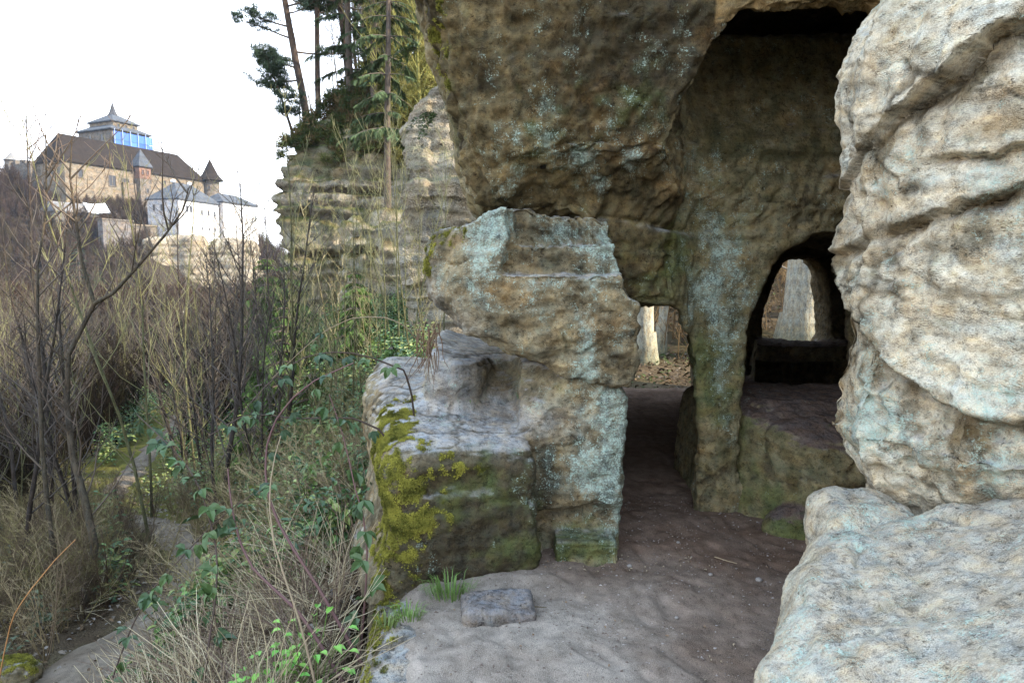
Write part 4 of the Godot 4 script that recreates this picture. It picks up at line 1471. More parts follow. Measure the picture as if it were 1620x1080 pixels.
	part("roof", roof_mesh(0, 16, -9, 0, 23.6, 26.6, 3.0, 5.0, 0.5, slate), m_wall, o)
	window_on(o, Vector3(8.0, 20.0, 0), 0.9, 2.0, 0.0, white)
	window_on(o, Vector3(14.6, 19.6, 0), 0.5, 1.6, 0.0, white)
	window_on(o, Vector3(-0.15, 20.4, -2.0), 0.9, 1.8, -PI / 2, grey)

	o = thing("ruined_wall", "ragged grey curtain wall with a little corner turret at the castle's left end", "wall", Vector3(-140.8, -1.2, -205), turn)
	part("wall", box_mesh(Vector3(-1.5, 12, -10.0), Vector3(1.0, 34.6, 0), grey.darkened(0.05)), m_wall, o)
	for k in 6:
		var y := 34.6 + 0.7 + 0.7 * sin(k * 2.3)
		part("battlement", box_mesh(Vector3(-1.4, 34.5, -9.6 + k * 1.55), Vector3(0.9, y, -8.6 + k * 1.55), grey), m_wall, o)
	var tt := part("corner_turret", drum_mesh(1.9, 12, 36.0, 12, grey), m_wall, o, Vector3(-0.5, 0, -10.4))
	part("turret_roof", cone_mesh(2.0, 36.0, 38.6, 12, Color(0.24, 0.235, 0.23), 0.3), m_wall, tt)

	o = thing("forecourt_building", "low dark grey building below the palace", "building", Vector3(-124, 0, -190), turn)
	part("wall", box_mesh(Vector3(-2, 8, -6), Vector3(16, 18.4, 0), Color(0.17, 0.155, 0.145)), m_wall, o)
	part("roof", roof_mesh(-2, 16, -6, 0, 18.4, 21.0, 0.4, 0.4, 0.3, Color(0.2, 0.19, 0.185)), m_wall, o)
	o = thing("white_tarpaulin", "white tarpaulin stretched below the palace front", "tarpaulin", Vector3(-118, 0, -190.5), turn)
	var tg := Geo.new()
	for a in 4:
		for b in 2:
			var q := []
			for e in [[a, b], [a, b + 1], [a + 1, b + 1], [a + 1, b]]:
				q.append(Vector3(e[0] * 1.6, 18.0 + e[1] * 1.35 - 0.3 * sin(e[0] * 1.1), 1.2 - e[1] * 1.0 + 0.2 * sin(e[0] * 2.0)))
			tg.quad(q[0], q[1], q[2], q[3], Color(0.5, 0.53, 0.58))
	part("sheet", tg.mesh(), m_plant, o)
	o = thing("terrace_wall", "long stone terrace wall under the white house and the palace", "wall", Vector3(-110, 0, -188), turn)
	part("wall", box_mesh(Vector3(-2, 4, -2), Vector3(7, 15.6, 0), Color(0.2, 0.18, 0.165)), m_wall, o)
	part("wall", box_mesh(Vector3(7, 4, -2), Vector3(28, 14.6, -0.2), grey), m_wall, o)
	part("coping", box_mesh(Vector3(-2.2, 15.6, -2.2), Vector3(7.2, 16.0, 0.2), grey), m_wall, o)
	part("coping", box_mesh(Vector3(7.2, 14.6, -2.2), Vector3(28.2, 15.0, 0.05), beige), m_wall, o)

	# the outcrop that carries the white house
	var none := []
	var blocks := [
		[Vector3(-94.5, 3, -199.5), Vector3(6.5, 10.0, 5.0), "tan castle rock below the white house, left of a dark cleft"],
		[Vector3(-83.0, 1, -205.0), Vector3(7.5, 11.5, 6.0), "tan castle rock below the white wing, right of a dark cleft"],
		[Vector3(-101.5, 1, -196.0), Vector3(4.5, 11.0, 4.0), "slanting rock spur below the terrace wall"],
	]
	for b in blocks:
		var c: Vector3 = b[0]
		var s: Vector3 = b[1]
		var mesh := rock(func(p): return sd_box(p, c, s * Vector3(1.0 - 0.0, 1.0, 1.0), 3.4) + 0.12 * (p.y - c.y),
			c - s - Vector3(2, 3, 2), c + s + Vector3(3, 2, 3), 0.8,
			func(p, _n): return cliff_relief(p * 0.14, 0.5) * 2.0,
			func(p, n, _o): return cliff_paint(p * 0.25, n * 0.4, 0.0, 0.3).lerp(Color(0.36, 0.29, 0.21), 0.5), none, true, true)
		o = thing("castle_rock", b[2], "rock")
		part("stone", mesh, m_wall, o)


# ------------------------------------------------------------------ trees
func curve(from: Vector3, dir: Vector3, length: float, segs: int, wander: float, lift: float, r: RandomNumberGenerator) -> PackedVector3Array:
	var pts := PackedVector3Array([from])
	var p := from
	var d := dir.normalized()
	for k in segs:
		d = (d + Vector3(r.randf_range(-1, 1), r.randf_range(-1, 1), r.randf_range(-1, 1)) * wander + Vector3.UP * lift).normalized()
		p += d * (length / segs)
		pts.append(p)
	return pts


func along(pts: PackedVector3Array, t: float) -> Vector3:
	var f := clampf(t, 0, 0.999) * (pts.size() - 1)
	return pts[int(f)].lerp(pts[int(f) + 1], f - int(f))


# a bare sapling: [stem, twigs]
func sapling(h: float, r0: float, seed_: int, bark: Color, tip: Color, count: int, droop := 0.12, stems := 1, fat := 1.0) -> Array:
	var r := RandomNumberGenerator.new()
	r.seed = seed_
	var st := Geo.new()
	var tw := Geo.new()
	for s in stems:
		var hh := h * (1.0 - 0.18 * s * r.randf_range(0.5, 1.2))
		var dir := Vector3(r.randf_range(-0.12, 0.12), 1, r.randf_range(-0.12, 0.12)) if s == 0 else Vector3(r.randf_range(-0.4, 0.4), 1, r.randf_range(-0.4, 0.4))
		var trunk := curve(Vector3(0, -0.15, 0), dir, hh, 9, 0.09, 0.06, r)
		st.tube(trunk, r0 * (1.0 - 0.25 * s), r0 * 0.12, 6, bark, tip)
		for k in count:
			var t := lerpf(0.18, 0.97, pow((k + r.randf()) / count, 0.8))
			var a := r.randf() * TAU
			var b := along(trunk, t)
			var out := Vector3(cos(a), r.randf_range(0.5, 1.3), sin(a))
			var l := hh * lerpf(0.34, 0.08, t) * r.randf_range(0.6, 1.25)
			var pts := curve(b, out, l, 4, 0.16, droop, r)
			tw.tube(pts, maxf(r0 * lerpf(0.34, 0.12, t), 0.004 * fat), 0.0018 * fat, 4, bark.lerp(tip, 0.3 + 0.5 * t), tip)
			for q in 3 + int(l * 2.5):
				var u := r.randf_range(0.25, 0.98)
				var c := along(pts, u)
				var o2 := (out.normalized() + Vector3(r.randf_range(-1, 1), r.randf_range(-0.3, 1), r.randf_range(-1, 1))).normalized()
				tw.tube(curve(c, o2, l * r.randf_range(0.15, 0.42), 2, 0.18, droop, r), 0.0038 * fat, 0.0014 * fat, 3, tip, tip)
	return [st.mesh(), tw.mesh()]


func sapling_thing(called: String, label: String, parts: Array, at: Vector3, turn: float, size: float, group := "") -> Node3D:
	var o := thing(called, label, "tree", at, turn, group)
	o.scale = Vector3.ONE * size
	part("trunk", parts[0], m_bark, o)
	part("twigs", parts[1], m_plant, o)
	return o


const ORDINAL := ["first", "second", "third", "fourth", "fifth", "sixth", "seventh", "eighth", "ninth", "tenth", "eleventh", "twelfth"]
var tuft: ArrayMesh
var spray: ArrayMesh

func make_tufts() -> void:
	var r := RandomNumberGenerator.new()
	r.seed = 3
	var g := Geo.new()   # a pine tuft: needles every way
	for k in 34:
		var d := Vector3(r.randf_range(-1, 1), r.randf_range(-0.35, 1), r.randf_range(-1, 1)).normalized()
		var s := d.cross(Vector3(r.randf(), r.randf(), r.randf())).normalized() * 0.014
		var b := d * 0.03 + Vector3(r.randf_range(-0.12, 0.12), r.randf_range(-0.04, 0.04), r.randf_range(-0.12, 0.12))
		g.tri(b - s, b + d * r.randf_range(0.13, 0.24), b + s, Color.WHITE.darkened(r.randf() * 0.35))
	tuft = g.mesh()
	g = Geo.new()   # a spruce spray along +z, drooping twigs on both sides
	for k in 16:
		var t := k / 15.0
		for s in [-1, 1]:
			var b := Vector3(0, -0.12 * t * t, t * 0.75)
			var d := Vector3(s * (0.32 - 0.16 * t), -0.10 - 0.12 * r.randf(), 0.16 + 0.08 * r.randf())
			g.tri(b + Vector3(0, 0.012, -0.03), b + d, b + Vector3(0, -0.012, 0.035), Color.WHITE.darkened(r.randf() * 0.4))
	spray = g.mesh()


func pine(label: String, at: Vector3, h: float, lean: Vector3, r0: float, first: float, limbs: int, seed_: int, tone: Color) -> void:
	var r := RandomNumberGenerator.new()
	r.seed = seed_
	var o := thing("pine_tree", label, "tree", at, 0.0, "pines on the cliff")
	var bark := Geo.new()
	var limb := Geo.new()
	var trunk := curve(Vector3(0, -0.5, 0), Vector3(0, 1, 0) + lean, h, 10, 0.025, 0.0, r)
	bark.tube(trunk, r0, r0 * 0.25, 8, Color(0.085, 0.07, 0.06), Color(0.19, 0.11, 0.06))
	var xf := []
	var cols := []
	for k in limbs:
		var t := lerpf(first, 0.99, (k + r.randf() * 0.8) / limbs)
		var a := r.randf() * TAU
		var l := lerpf(3.6, 1.1, t) * r.randf_range(0.6, 1.25) * h / 15.0
		var d := Vector3(cos(a), r.randf_range(-0.25, 0.45), sin(a))
		var pts := curve(along(trunk, t), d, l, 5, 0.16, 0.05, r)
		limb.tube(pts, 0.055, 0.012, 4, Color(0.11, 0.085, 0.065))
		for q in 30:
			var u := r.randf_range(0.35, 1.0)
			var p := along(pts, u) + Vector3(r.randf_range(-1, 1), r.randf_range(-0.25, 0.45), r.randf_range(-1, 1)) * 0.55 * (0.5 + 0.5 * u)
			var b := Basis.from_euler(Vector3(r.randf_range(-0.5, 0.5), r.randf() * TAU, r.randf_range(-0.5, 0.5)))
			xf.append(Transform3D(b.scaled(Vector3.ONE * r.randf_range(0.8, 1.5)), p))
			cols.append(tone * r.randf_range(0.6, 1.35))
		for q in 4:
			limb.tube(curve(along(pts, r.randf_range(0.3, 0.9)), d + Vector3(r.randf_range(-1, 1), 0.2, r.randf_range(-1, 1)), 0.55, 2, 0.2, 0.1, r), 0.018, 0.006, 3, Color(0.11, 0.085, 0.065))
	part("trunk", bark.mesh(), m_bark, o)
	part("limbs", limb.mesh(), m_plant, o)
	scatter("needles", tuft, m_moss, xf, cols, o)


func spruce(called: String, label: String, at: Vector3, h: float, r0: float, first: float, reach: float, whorls: int, seed_: int, tone: Color, group := "", per := 6, spread := 0.34) -> Node3D:
	var r := RandomNumberGenerator.new()
	r.seed = seed_
	var o := thing(called, label, "tree", at, 0.0, group)
	var bark := Geo.new()
	var limb := Geo.new()
	var trunk := curve(Vector3(0, -0.3, 0), Vector3(0, 1, 0), h, 8, 0.015, 0.0, r)
	bark.tube(trunk, r0, r0 * 0.12, 8, Color(0.15, 0.12, 0.095), Color(0.12, 0.09, 0.07))
	var xf := []
	var cols := []
	for k in whorls:
		var t := lerpf(first, 0.985, (k + 0.5 * r.randf()) / whorls)
		for q in per:
			var a := r.randf() * TAU
			var l := reach * lerpf(1.0, 0.10, t) * r.randf_range(0.65, 1.15)
			var d := Vector3(cos(a), 0.12, sin(a))
			var pts := curve(along(trunk, t), d, l, 4, 0.06, -0.17, r)
			limb.tube(pts, 0.02 + 0.008 * l, 0.004, 3, Color(0.10, 0.08, 0.06))
			var n := int(4 + l * 15.0)
			for s in n:
				var u := r.randf_range(0.12, 1.0)
				var p := along(pts, u)
				var yaw := atan2(d.x, d.z) + r.randf_range(-0.9, 0.9)
				var b := Basis.from_euler(Vector3(r.randf_range(0.2, 1.25), yaw, r.randf_range(-0.6, 0.6)))
				xf.append(Transform3D(b.scaled(Vector3.ONE * r.randf_range(0.4, 0.85) * clampf(l * spread, 0.2, 0.5)), p))
				cols.append(tone * r.randf_range(0.5, 1.35))
	part("trunk", bark.mesh(), m_bark, o)
	part("limbs", limb.mesh(), m_plant, o)
	scatter("needles", spray, m_moss, xf, cols, o)
	return o


func build_trees() -> void:
	make_tufts()
	var pt := Color(0.07, 0.098, 0.062)
	pine("tall pine leaning left at the cliff's left edge, its boughs over the sky", Vector3(-9.6, 9.0, -32.8), 15.5, Vector3(-0.13, 0, 0), 0.18, 0.12, 24, 101, pt)
	pine("straight slim pine just right of the leaning one on the cliff", Vector3(-9.3, 9.4, -33.6), 15.0, Vector3(-0.02, 0, 0), 0.14, 0.30, 15, 102, pt)
	pine("pine in the middle of the cliff top, leaning left before the thin bare trees", Vector3(-7.9, 10.6, -34.5), 15.0, Vector3(-0.10, 0, 0), 0.18, 0.28, 18, 103, pt)
	pine("pine close to the left of the dark spruces on the cliff", Vector3(-7.0, 11.0, -35.5), 15.5, Vector3(-0.05, 0, 0.03), 0.17, 0.25, 18, 104, pt)
	pine("small crooked pine low on the cliff's left shoulder", Vector3(-9.9, 8.1, -31.6), 4.2, Vector3(-0.25, 0, 0), 0.07, 0.25, 7, 105, pt)
	pine("pine behind the dark spruces, only its thin trunk and top boughs in sight", Vector3(-5.9, 11.2, -37.0), 15.0, Vector3(0.04, 0, 0), 0.16, 0.35, 14, 106, pt)
	var dark := Color(0.050, 0.070, 0.034)
	spruce("spruce_tree", "dark spruce with hanging boughs at the middle of the cliff top", Vector3(-7.3, 9.6, -31.6), 15.0, 0.17, 0.08, 1.9, 17, 201, dark * 1.3, "spruces on the cliff")
	spruce("spruce_tree", "dark spruce right beside the tall bare-trunked spruce on the cliff", Vector3(-6.1, 9.0, -31.0), 14.0, 0.16, 0.10, 1.8, 15, 202, dark * 1.3, "spruces on the cliff")
	spruce("spruce_tree", "tall spruce with a long bare trunk standing in the cleft right of the layered cliff", Vector3(-4.4, 3.5, -24.4), 16.0, 0.135, 0.20, 2.0, 20, 203, dark * 1.6, "spruces on the cliff", 6)
	# mossy yellow-green trees behind the column
	for k in 7:
		var sp := sapling(11.0, 0.09, 300 + k, Color(0.21, 0.20, 0.07), Color(0.30, 0.29, 0.09), 46, 0.14, 1, 2.5)
		var p := Vector3(-4.6 + k * 0.62 + rng.randf_range(-0.2, 0.2), 4.6 + 0.35 * k, -25.5 - rng.randf() * 5.0)
		var mt := sapling_thing("mossy_tree", "slender yellow-green mossy tree behind the rock column, %s from the left" % ORDINAL[k], sp, p, 0.0, 1.0, "mossy trees behind the rock column")
		var mx := []
		var mc := []
		for q in 420:
			var h := 1.0 + 10.0 * rng.randf()
			var rad := (0.35 + 1.1 * sin(PI * h / 11.5)) * sqrt(rng.randf())
			var an := rng.randf() * TAU
			mx.append(Transform3D(Basis.from_euler(Vector3(rng.randf_range(-0.5, 0.5), rng.randf() * TAU, 0)).scaled(Vector3.ONE * rng.randf_range(0.5, 1.1)), Vector3(cos(an) * rad, h, sin(an) * rad)))
			mc.append(Color(0.22, 0.22, 0.06).lerp(Color(0.34, 0.29, 0.10), rng.randf()) * rng.randf_range(0.6, 1.2))
		scatter("foliage", tuft, m_moss, mx, mc, mt)
	# thin bare trees on the cliff top
	for k in 12:
		var sp := sapling(rng.randf_range(4.5, 8.5), 0.05, 340 + k, Color(0.10, 0.085, 0.07), Color(0.16, 0.135, 0.11), 26, 0.14, 1, 2.5)
		var x := -10.0 + k * 0.55 + rng.randf_range(-0.3, 0.3)
		var z := -31.5 - rng.randf() * 5.0
		var y := minf(5.9 + 1.1 * maxf(0.0, -28.4 - z), 5.8 + 1.7 * (x + 10.0)) - 0.2
		sapling_thing("bare_tree", "thin bare tree among the pines on the cliff top, %s from the left" % ORDINAL[k], sp, Vector3(x, minf(y, 11.2), z), 0.0, 1.0, "bare trees on the cliff top")
	# the wood that goes on behind
	var bx := []
	var bc := []
	for k in 120:
		bx.append(Transform3D(Basis.from_euler(Vector3(0, rng.randf() * TAU, 0)).scaled(Vector3.ONE * rng.randf_range(0.7, 1.3)), Vector3(rng.randf_range(-8.5, 3.0), 10.6, rng.randf_range(-43.0, -36.0))))
		bc.append([Color(0.8, 0.7, 0.6), Color(1.1, 1.1, 0.6), Color(0.6, 0.6, 0.5)][rng.randi() % 3] * rng.randf_range(0.6, 1.2))
	var wood := sapling(8.5, 0.07, 390, Color(0.13, 0.11, 0.085), Color(0.19, 0.165, 0.12), 44, 0.14, 1, 3.0)
	scatter("cliff_woodland", wood[1], m_plant, bx, bc, self)
	scatter("cliff_woodland_trunks", wood[0], m_plant, bx, bc, self)
	# bushes clinging to the green slope of the cliff
	var xf := []
	var cols := []
	for k in 2600:
		var x := rng.randf_range(-9.6, -3.2)
		var z := rng.randf_range(-34.0, -28.4)
		var y := minf(minf(5.9 + 1.1 * maxf(0.0, -28.4 - z), 5.8 + 1.7 * (x + 10.0)), 11.3) + 0.1
		if na.get_noise_2d(x * 0.7, z * 0.7) < -0.12:
			continue
		xf.append(Transform3D(Basis.from_euler(Vector3(rng.randf_range(-0.6, 0.6), rng.randf() * TAU, 0)).scaled(Vector3.ONE * rng.randf_range(0.7, 1.7)), Vector3(x, y + rng.randf() * 0.35, z)))
		cols.append([Color(0.05, 0.075, 0.03), Color(0.10, 0.11, 0.035), Color(0.14, 0.10, 0.05)][rng.randi() % 3] * rng.randf_range(0.7, 1.2))
	scatter("cliff_undergrowth", tuft, m_moss, xf, cols, self)

	# the wood behind the cave, seen through its openings
	var trunks := [
		[Vector3(2.35, -0.2, -12.0), 0.20, "pale lichen-streaked trunk seen through the low doorway"],
		[Vector3(2.95, -0.15, -13.4), 0.10, "thin brown trunk right of the pale one beyond the low doorway"],
		[Vector3(5.35, 0.1, -12.6), 0.36, "stout grey-green trunk at the left of the far window"],
		[Vector3(6.05, 0.2, -13.4), 0.24, "pale sunlit trunk in the middle of the far window"],
		[Vector3(7.2, 0.6, -14.6), 0.16, "narrow trunk at the right of the far window"],
		[Vector3(2.2, -0.1, -15.2), 0.09, "thin trunk left of the pale one beyond the low doorway"],
	]
	var i := 0
	for t in trunks:
		var r := RandomNumberGenerator.new()
		r.seed = 400 + i
		var g := Geo.new()
		var pts := curve(Vector3(0, -0.4, 0), Vector3(r.randf_range(-0.05, 0.05), 1, 0), 11.0, 10, 0.02, 0.0, r)
		g.tube(pts, t[1], t[1] * 0.5, 14, Color(0.62, 0.58, 0.46), Color(0.4, 0.36, 0.28))
		g.tube(PackedVector3Array([Vector3(0, -0.4, 0), Vector3(0, 0.1, 0), Vector3(0, 0.35, 0), Vector3(0, 0.7, 0)]), t[1] * 1.6, t[1] * 1.005, 12, Color(0.17, 0.17, 0.07), Color(0.60, 0.56, 0.44))
		var o := thing("beech_tree", t[2], "tree", t[0], 0.0, "trees behind the cave")
		part("trunk", g.mesh(), m_bark, o)
		var b := Geo.new()
		for k in 26:
			var a := r.randf() * TAU
			b.tube(curve(along(pts, r.randf_range(0.15, 0.95)), Vector3(cos(a), r.randf_range(0.2, 1.0), sin(a)), r.randf_range(1.0, 2.6), 4, 0.16, 0.08, r), 0.025, 0.006, 4, Color(0.22, 0.18, 0.13))
		part("branches", b.mesh(), m_plant, o)
		i += 1
	xf = []
	cols = []
	for k in 520:
		var p := Vector3(rng.randf_range(0.5, 13.0), 0, -rng.randf_range(12.6, 26.0))
		p.y = terrain(p.x, p.z)
		xf.append(Transform3D(Basis.from_euler(Vector3(0, rng.randf() * TAU, 0)).scaled(Vector3.ONE * rng.randf_range(0.5, 1.0)), p))
		cols.append(Color(1, 0.9, 0.75) * rng.randf_range(0.7, 1.2))
	var bush := sapling(3.2, 0.022, 77, Color(0.20, 0.15, 0.095), Color(0.30, 0.225, 0.14), 24, 0.14, 2)
	scatter("brown_undergrowth", bush[1], m_plant, xf, cols, self)
	scatter("brown_stems", bush[0], m_plant, xf, cols, self)


# ------------------------------------------------------------------ the valley thicket
func on_ground(x: float, z: float, sink := 0.0) -> Vector3:
	return Vector3(x, terrain(x, z) - sink, z)


func build_thicket() -> void:
	var brown := Color(0.064, 0.054, 0.046)
	var olive := Color(0.135, 0.13, 0.065)
	var straw := Color(0.25, 0.215, 0.12)
	# the near, crooked stems
	var o := thing("crooked_sapling", "near crooked sapling rising from the path's left edge, forked low, its crown before the castle", "tree", Vector3(-4.1, -1.68, -5.9))
	var stems := [
		[PackedVector3Array([Vector3(-4.07, -1.86, -5.90), Vector3(-4.13, -1.1, -5.91), Vector3(-4.17, -0.54, -5.92), Vector3(-4.19, 0.0, -5.93), Vector3(-4.17, 0.61, -5.93), Vector3(-4.20, 1.1, -6.0), Vector3(-4.19, 1.60, -6.04), Vector3(-4.12, 2.1, -6.1), Vector3(-4.10, 2.75, -6.13)]), 0.026, 0.006],
		[PackedVector3Array([Vector3(-4.03, -1.84, -5.91), Vector3(-3.84, -1.3, -5.95), Vector3(-3.81, -0.92, -5.98), Vector3(-3.90, -0.5, -6.02), Vector3(-4.01, -0.11, -6.06), Vector3(-4.07, 0.35, -6.12), Vector3(-4.05, 0.80, -6.16), Vector3(-3.81, 1.26, -6.20)]), 0.042, 0.019],
		[PackedVector3Array([Vector3(-3.81, 1.26, -6.20), Vector3(-3.90, 1.65, -6.2), Vector3(-3.93, 2.11, -6.19), Vector3(-3.97, 2.4, -6.22), Vector3(-3.94, 2.75, -6.24)]), 0.018, 0.005],
		[PackedVector3Array([Vector3(-3.81, 1.26, -6.20), Vector3(-3.60, 1.36, -6.15), Vector3(-3.46, 1.49, -6.13), Vector3(-3.28, 1.66, -6.1), Vector3(-3.06, 1.88, -6.07), Vector3(-2.92, 2.08, -6.1), Vector3(-2.85, 2.30, -6.11)]), 0.020, 0.004],
	]
	var r := RandomNumberGenerator.new()
	r.seed = 5
	for s in stems:
		var g := Geo.new()
		var pts: PackedVector3Array = s[0]
		for k in pts.size():
			pts[k] -= o.position
		g.tube(pts, s[1], s[2], 8, Color(0.12, 0.10, 0.07), Color(0.10, 0.08, 0.06))
		part("stem", g.mesh(), m_bark, o)
		var t := Geo.new()
		for k in 9:
			var c := along(pts, r.randf_range(0.3, 0.98))
			var a := r.randf() * TAU
			var p2 := curve(c, Vector3(cos(a), 0.9, sin(a)), r.randf_range(0.35, 1.0), 5, 0.16, 0.14, r)
			t.tube(p2, 0.009, 0.002, 4, Color(0.10, 0.08, 0.06), Color(0.13, 0.10, 0.08))
			for q in 4:
				t.tube(curve(along(p2, r.randf_range(0.3, 0.95)), Vector3(r.randf_range(-1, 1), 0.8, r.randf_range(-1, 1)), r.randf_range(0.1, 0.35), 3, 0.2, 0.1, r), 0.004, 0.0015, 3, Color(0.12, 0.09, 0.07))
		part("twigs", t.mesh(), m_plant, o)

	# prototypes
	var kinds := []
	for k in 5:
		kinds.append(sapling(5.0, 0.038, 20 + k, brown * 0.8, brown * 1.35, 30, 0.13, 1 + k % 2))
	for k in 4:
		kinds.append(sapling(5.6, 0.022, 30 + k, olive, olive * 1.4, 15, 0.30))
	for k in 3:
		kinds.append(sapling(3.4, 0.018, 40 + k, straw * 0.8, straw, 18, 0.16, 2))

	var near := [
		[Vector2(-4.9, -6.5), 0, 0.78, "dark sapling at the left edge, just left of the crooked one"],
		[Vector2(-4.05, -7.4), 5, 0.95, "olive-green slender sapling right behind the crooked one"],
		[Vector2(-3.35, -7.6), 1, 0.92, "dark forked sapling right of the path's bend, before the tan castle rock"],
		[Vector2(-2.75, -8.2), 6, 0.86, "slim olive sapling by the path, right of the dark forked one"],
		[Vector2(-5.6, -7.9), 2, 1.05, "tall dark sapling behind the left edge's first sapling"],
		[Vector2(-5.1, -9.3), 7, 1.0, "olive sapling left of where the path turns into the sun"],
		[Vector2(-2.5, -9.6), 10, 1.0, "pale straw-coloured sapling above the green bank in front of the spruces' shade"],
		[Vector2(-1.75, -8.0), 11, 0.62, "pale thin sapling close to the mossy bench on the bank"],
	]
	for a in near:
		var p: Vector2 = a[0]
		sapling_thing("bare_sapling", a[3], kinds[a[1]], on_ground(p.x, p.y), rng.randf() * TAU, a[2], "saplings near the path")
	# the thicket behind them: each named by what it stands before and how near it is
	var before := [[-0.70, "the castle's ruined wall"], [-0.62, "the palace's left corner"], [-0.57, "the palace front"], [-0.53, "the stair turret"], [-0.48, "the white house"], [-0.40, "the white wing"], [-0.34, "the gap between castle and cliff"], [-0.27, "the layered cliff's left half"], [-0.20, "the layered cliff's right half"], [9.0, "the rock column"]]
	var rank := ["nearest", "second nearest", "third nearest", "fourth nearest", "fifth nearest", "sixth nearest", "seventh nearest", "eighth nearest"]
	var plan := []
	var tries := 0
	while plan.size() < 235 and tries < 5000:
		tries += 1
		var d := 7.5 + 42.0 * pow(rng.randf(), 1.5)
		var px := rng.randf_range(-0.80, -0.10)
		var x := px * d
		if track_distance(x, -d) < 0.75 + 0.012 * d:
			continue
		var bank := px > -0.36
		if bank and (d > 24.0 or rng.randf() < 0.62):
			continue
		if px > -0.2 and d < 10.0:
			continue
		var kind := (rng.randi_range(5, 8) if rng.randf() < 0.75 else rng.randi_range(9, 11)) if bank else (rng.randi_range(0, 4) if rng.randf() < 0.6 else rng.randi_range(5, 8))
		plan.append([d, x, kind, bank])
	plan.sort_custom(func(a, b): return a[0] < b[0])
	var seen := {}
	for a in plan:
		var d: float = a[0]
		var look: String = "bare brown sapling" if a[2] < 5 else "slender olive-green sapling" if a[2] < 9 else "pale straw-coloured sapling"
		var spot := 0
		while a[1] / d > before[spot][0]:
			spot += 1
		var key: String = look + before[spot][1]
		seen[key] = seen.get(key, -1) + 1
		var label: String = look + " before " + before[spot][1] + (", " + rank[seen[key]] + " of its kind there" if seen[key] < rank.size() else ", deep in the thicket")
		var tall := rng.randf_range(0.6, 1.0) if a[3] else rng.randf_range(0.7, 1.15)
		if d < 11.0:
			tall *= 0.72
		sapling_thing("bare_sapling", label, kinds[a[2]], on_ground(a[1], -d), rng.randf() * TAU, tall, look + "s before " + before[spot][1])
	# brush too dense to count
	var xf := []
	var cols := []
	for k in 1500:
		var d := 9.0 + 95.0 * pow(rng.randf(), 1.7)
		var x := rng.randf_range(-0.86, -0.40) * d
		if d < 15.0 and x / d > -0.54:
			continue
		if track_distance(x, -d) < 0.7 + 0.015 * d:
			continue
		var s := rng.randf_range(0.35, 0.85) * (0.8 if d < 14 else 1.2)
		xf.append(Transform3D(Basis.from_euler(Vector3(rng.randf_range(-0.12, 0.12), rng.randf() * TAU, 0)).scaled(Vector3.ONE * s), on_ground(x, -d)))
		cols.append([Color(0.24, 0.185, 0.16), Color(0.13, 0.105, 0.09), Color(0.40, 0.38, 0.22)][rng.randi() % 3] * rng.randf_range(0.4, 1.0))
	var brush := sapling(3.4, 0.016, 91, brown, brown * 1.5, 26, 0.12, 3, 1.7)
	scatter("valley_brush", brush[1], m_plant, xf, cols, self)
	scatter("valley_brush_stems", brush[0], m_plant, xf, cols, self)

	# the wooded castle hill and the far woods
	xf = []
	cols = []
	var crown := sapling(9.0, 0.13, 92, Color(0.10, 0.085, 0.075), Color(0.15, 0.12, 0.105), 44, 0.12, 2, 9.0)
	for k in 9000:
		var d := 52.0 + 260.0 * pow(rng.randf(), 0.8)
		var x := rng.randf_range(-1.05, -0.22) * d
		var p := on_ground(x, -d, 0.3)
		# keep clear of the castle and of the view of its foot
		var q := Vector2(x + 118, -d + 222)
		if q.length() < 30.0 or Vector2(x + 92, -d + 205).length() < 22.0:
			continue
		var s := rng.randf_range(0.55, 1.0) * (1.0 if d > 190 else 0.8)
		if d > 110 and d < 215 and x > -135 and x < -66:
			s *= 0.48
		xf.append(Transform3D(Basis.from_euler(Vector3(0, rng.randf() * TAU, 0)).scaled(Vector3.ONE * s), p))
		cols.append(Color(0.34, 0.275, 0.245) * rng.randf_range(0.5, 1.3))
	for k in 2600:
		var d := rng.randf_range(140.0, 214.0)
		var px := rng.randf_range(-0.80, -0.36)
		if px > -0.53 and d > 176.0:
			continue
		xf.append(Transform3D(Basis.from_euler(Vector3(0, rng.randf() * TAU, 0)).scaled(Vector3(1.25, 1, 1.25) * rng.randf_range(0.3, 0.55)), on_ground(px * d, -d, 0.3)))
		cols.append([Color(0.42, 0.34, 0.30), Color(0.30, 0.25, 0.21), Color(0.40, 0.38, 0.24)][rng.randi() % 3] * rng.randf_range(0.6, 1.3))
	scatter("far_woodland", crown[1], m_plant, xf, cols, self)
	scatter("far_woodland_trunks", crown[0], m_plant, xf, cols, self)
	# evergreens on the hill
	var dark := Color(0.045, 0.065, 0.04)
	spruce("fir_tree", "dark evergreen on the castle hill below the palace's left corner", on_ground(-109, -172), 15.0, 0.3, 0.05, 4.4, 16, 501, dark, "evergreens on the castle hill")
	spruce("fir_tree", "smaller evergreen beside the larger one on the castle hill", on_ground(-103, -170), 11.0, 0.3, 0.05, 3.6, 14, 502, dark, "evergreens on the castle hill")
	spruce("fir_tree", "dark rounded evergreen at the foot of the castle rock, right of it", on_ground(-72, -200), 14.0, 0.3, 0.02, 5.0, 14, 503, dark, "evergreens on the castle hill")


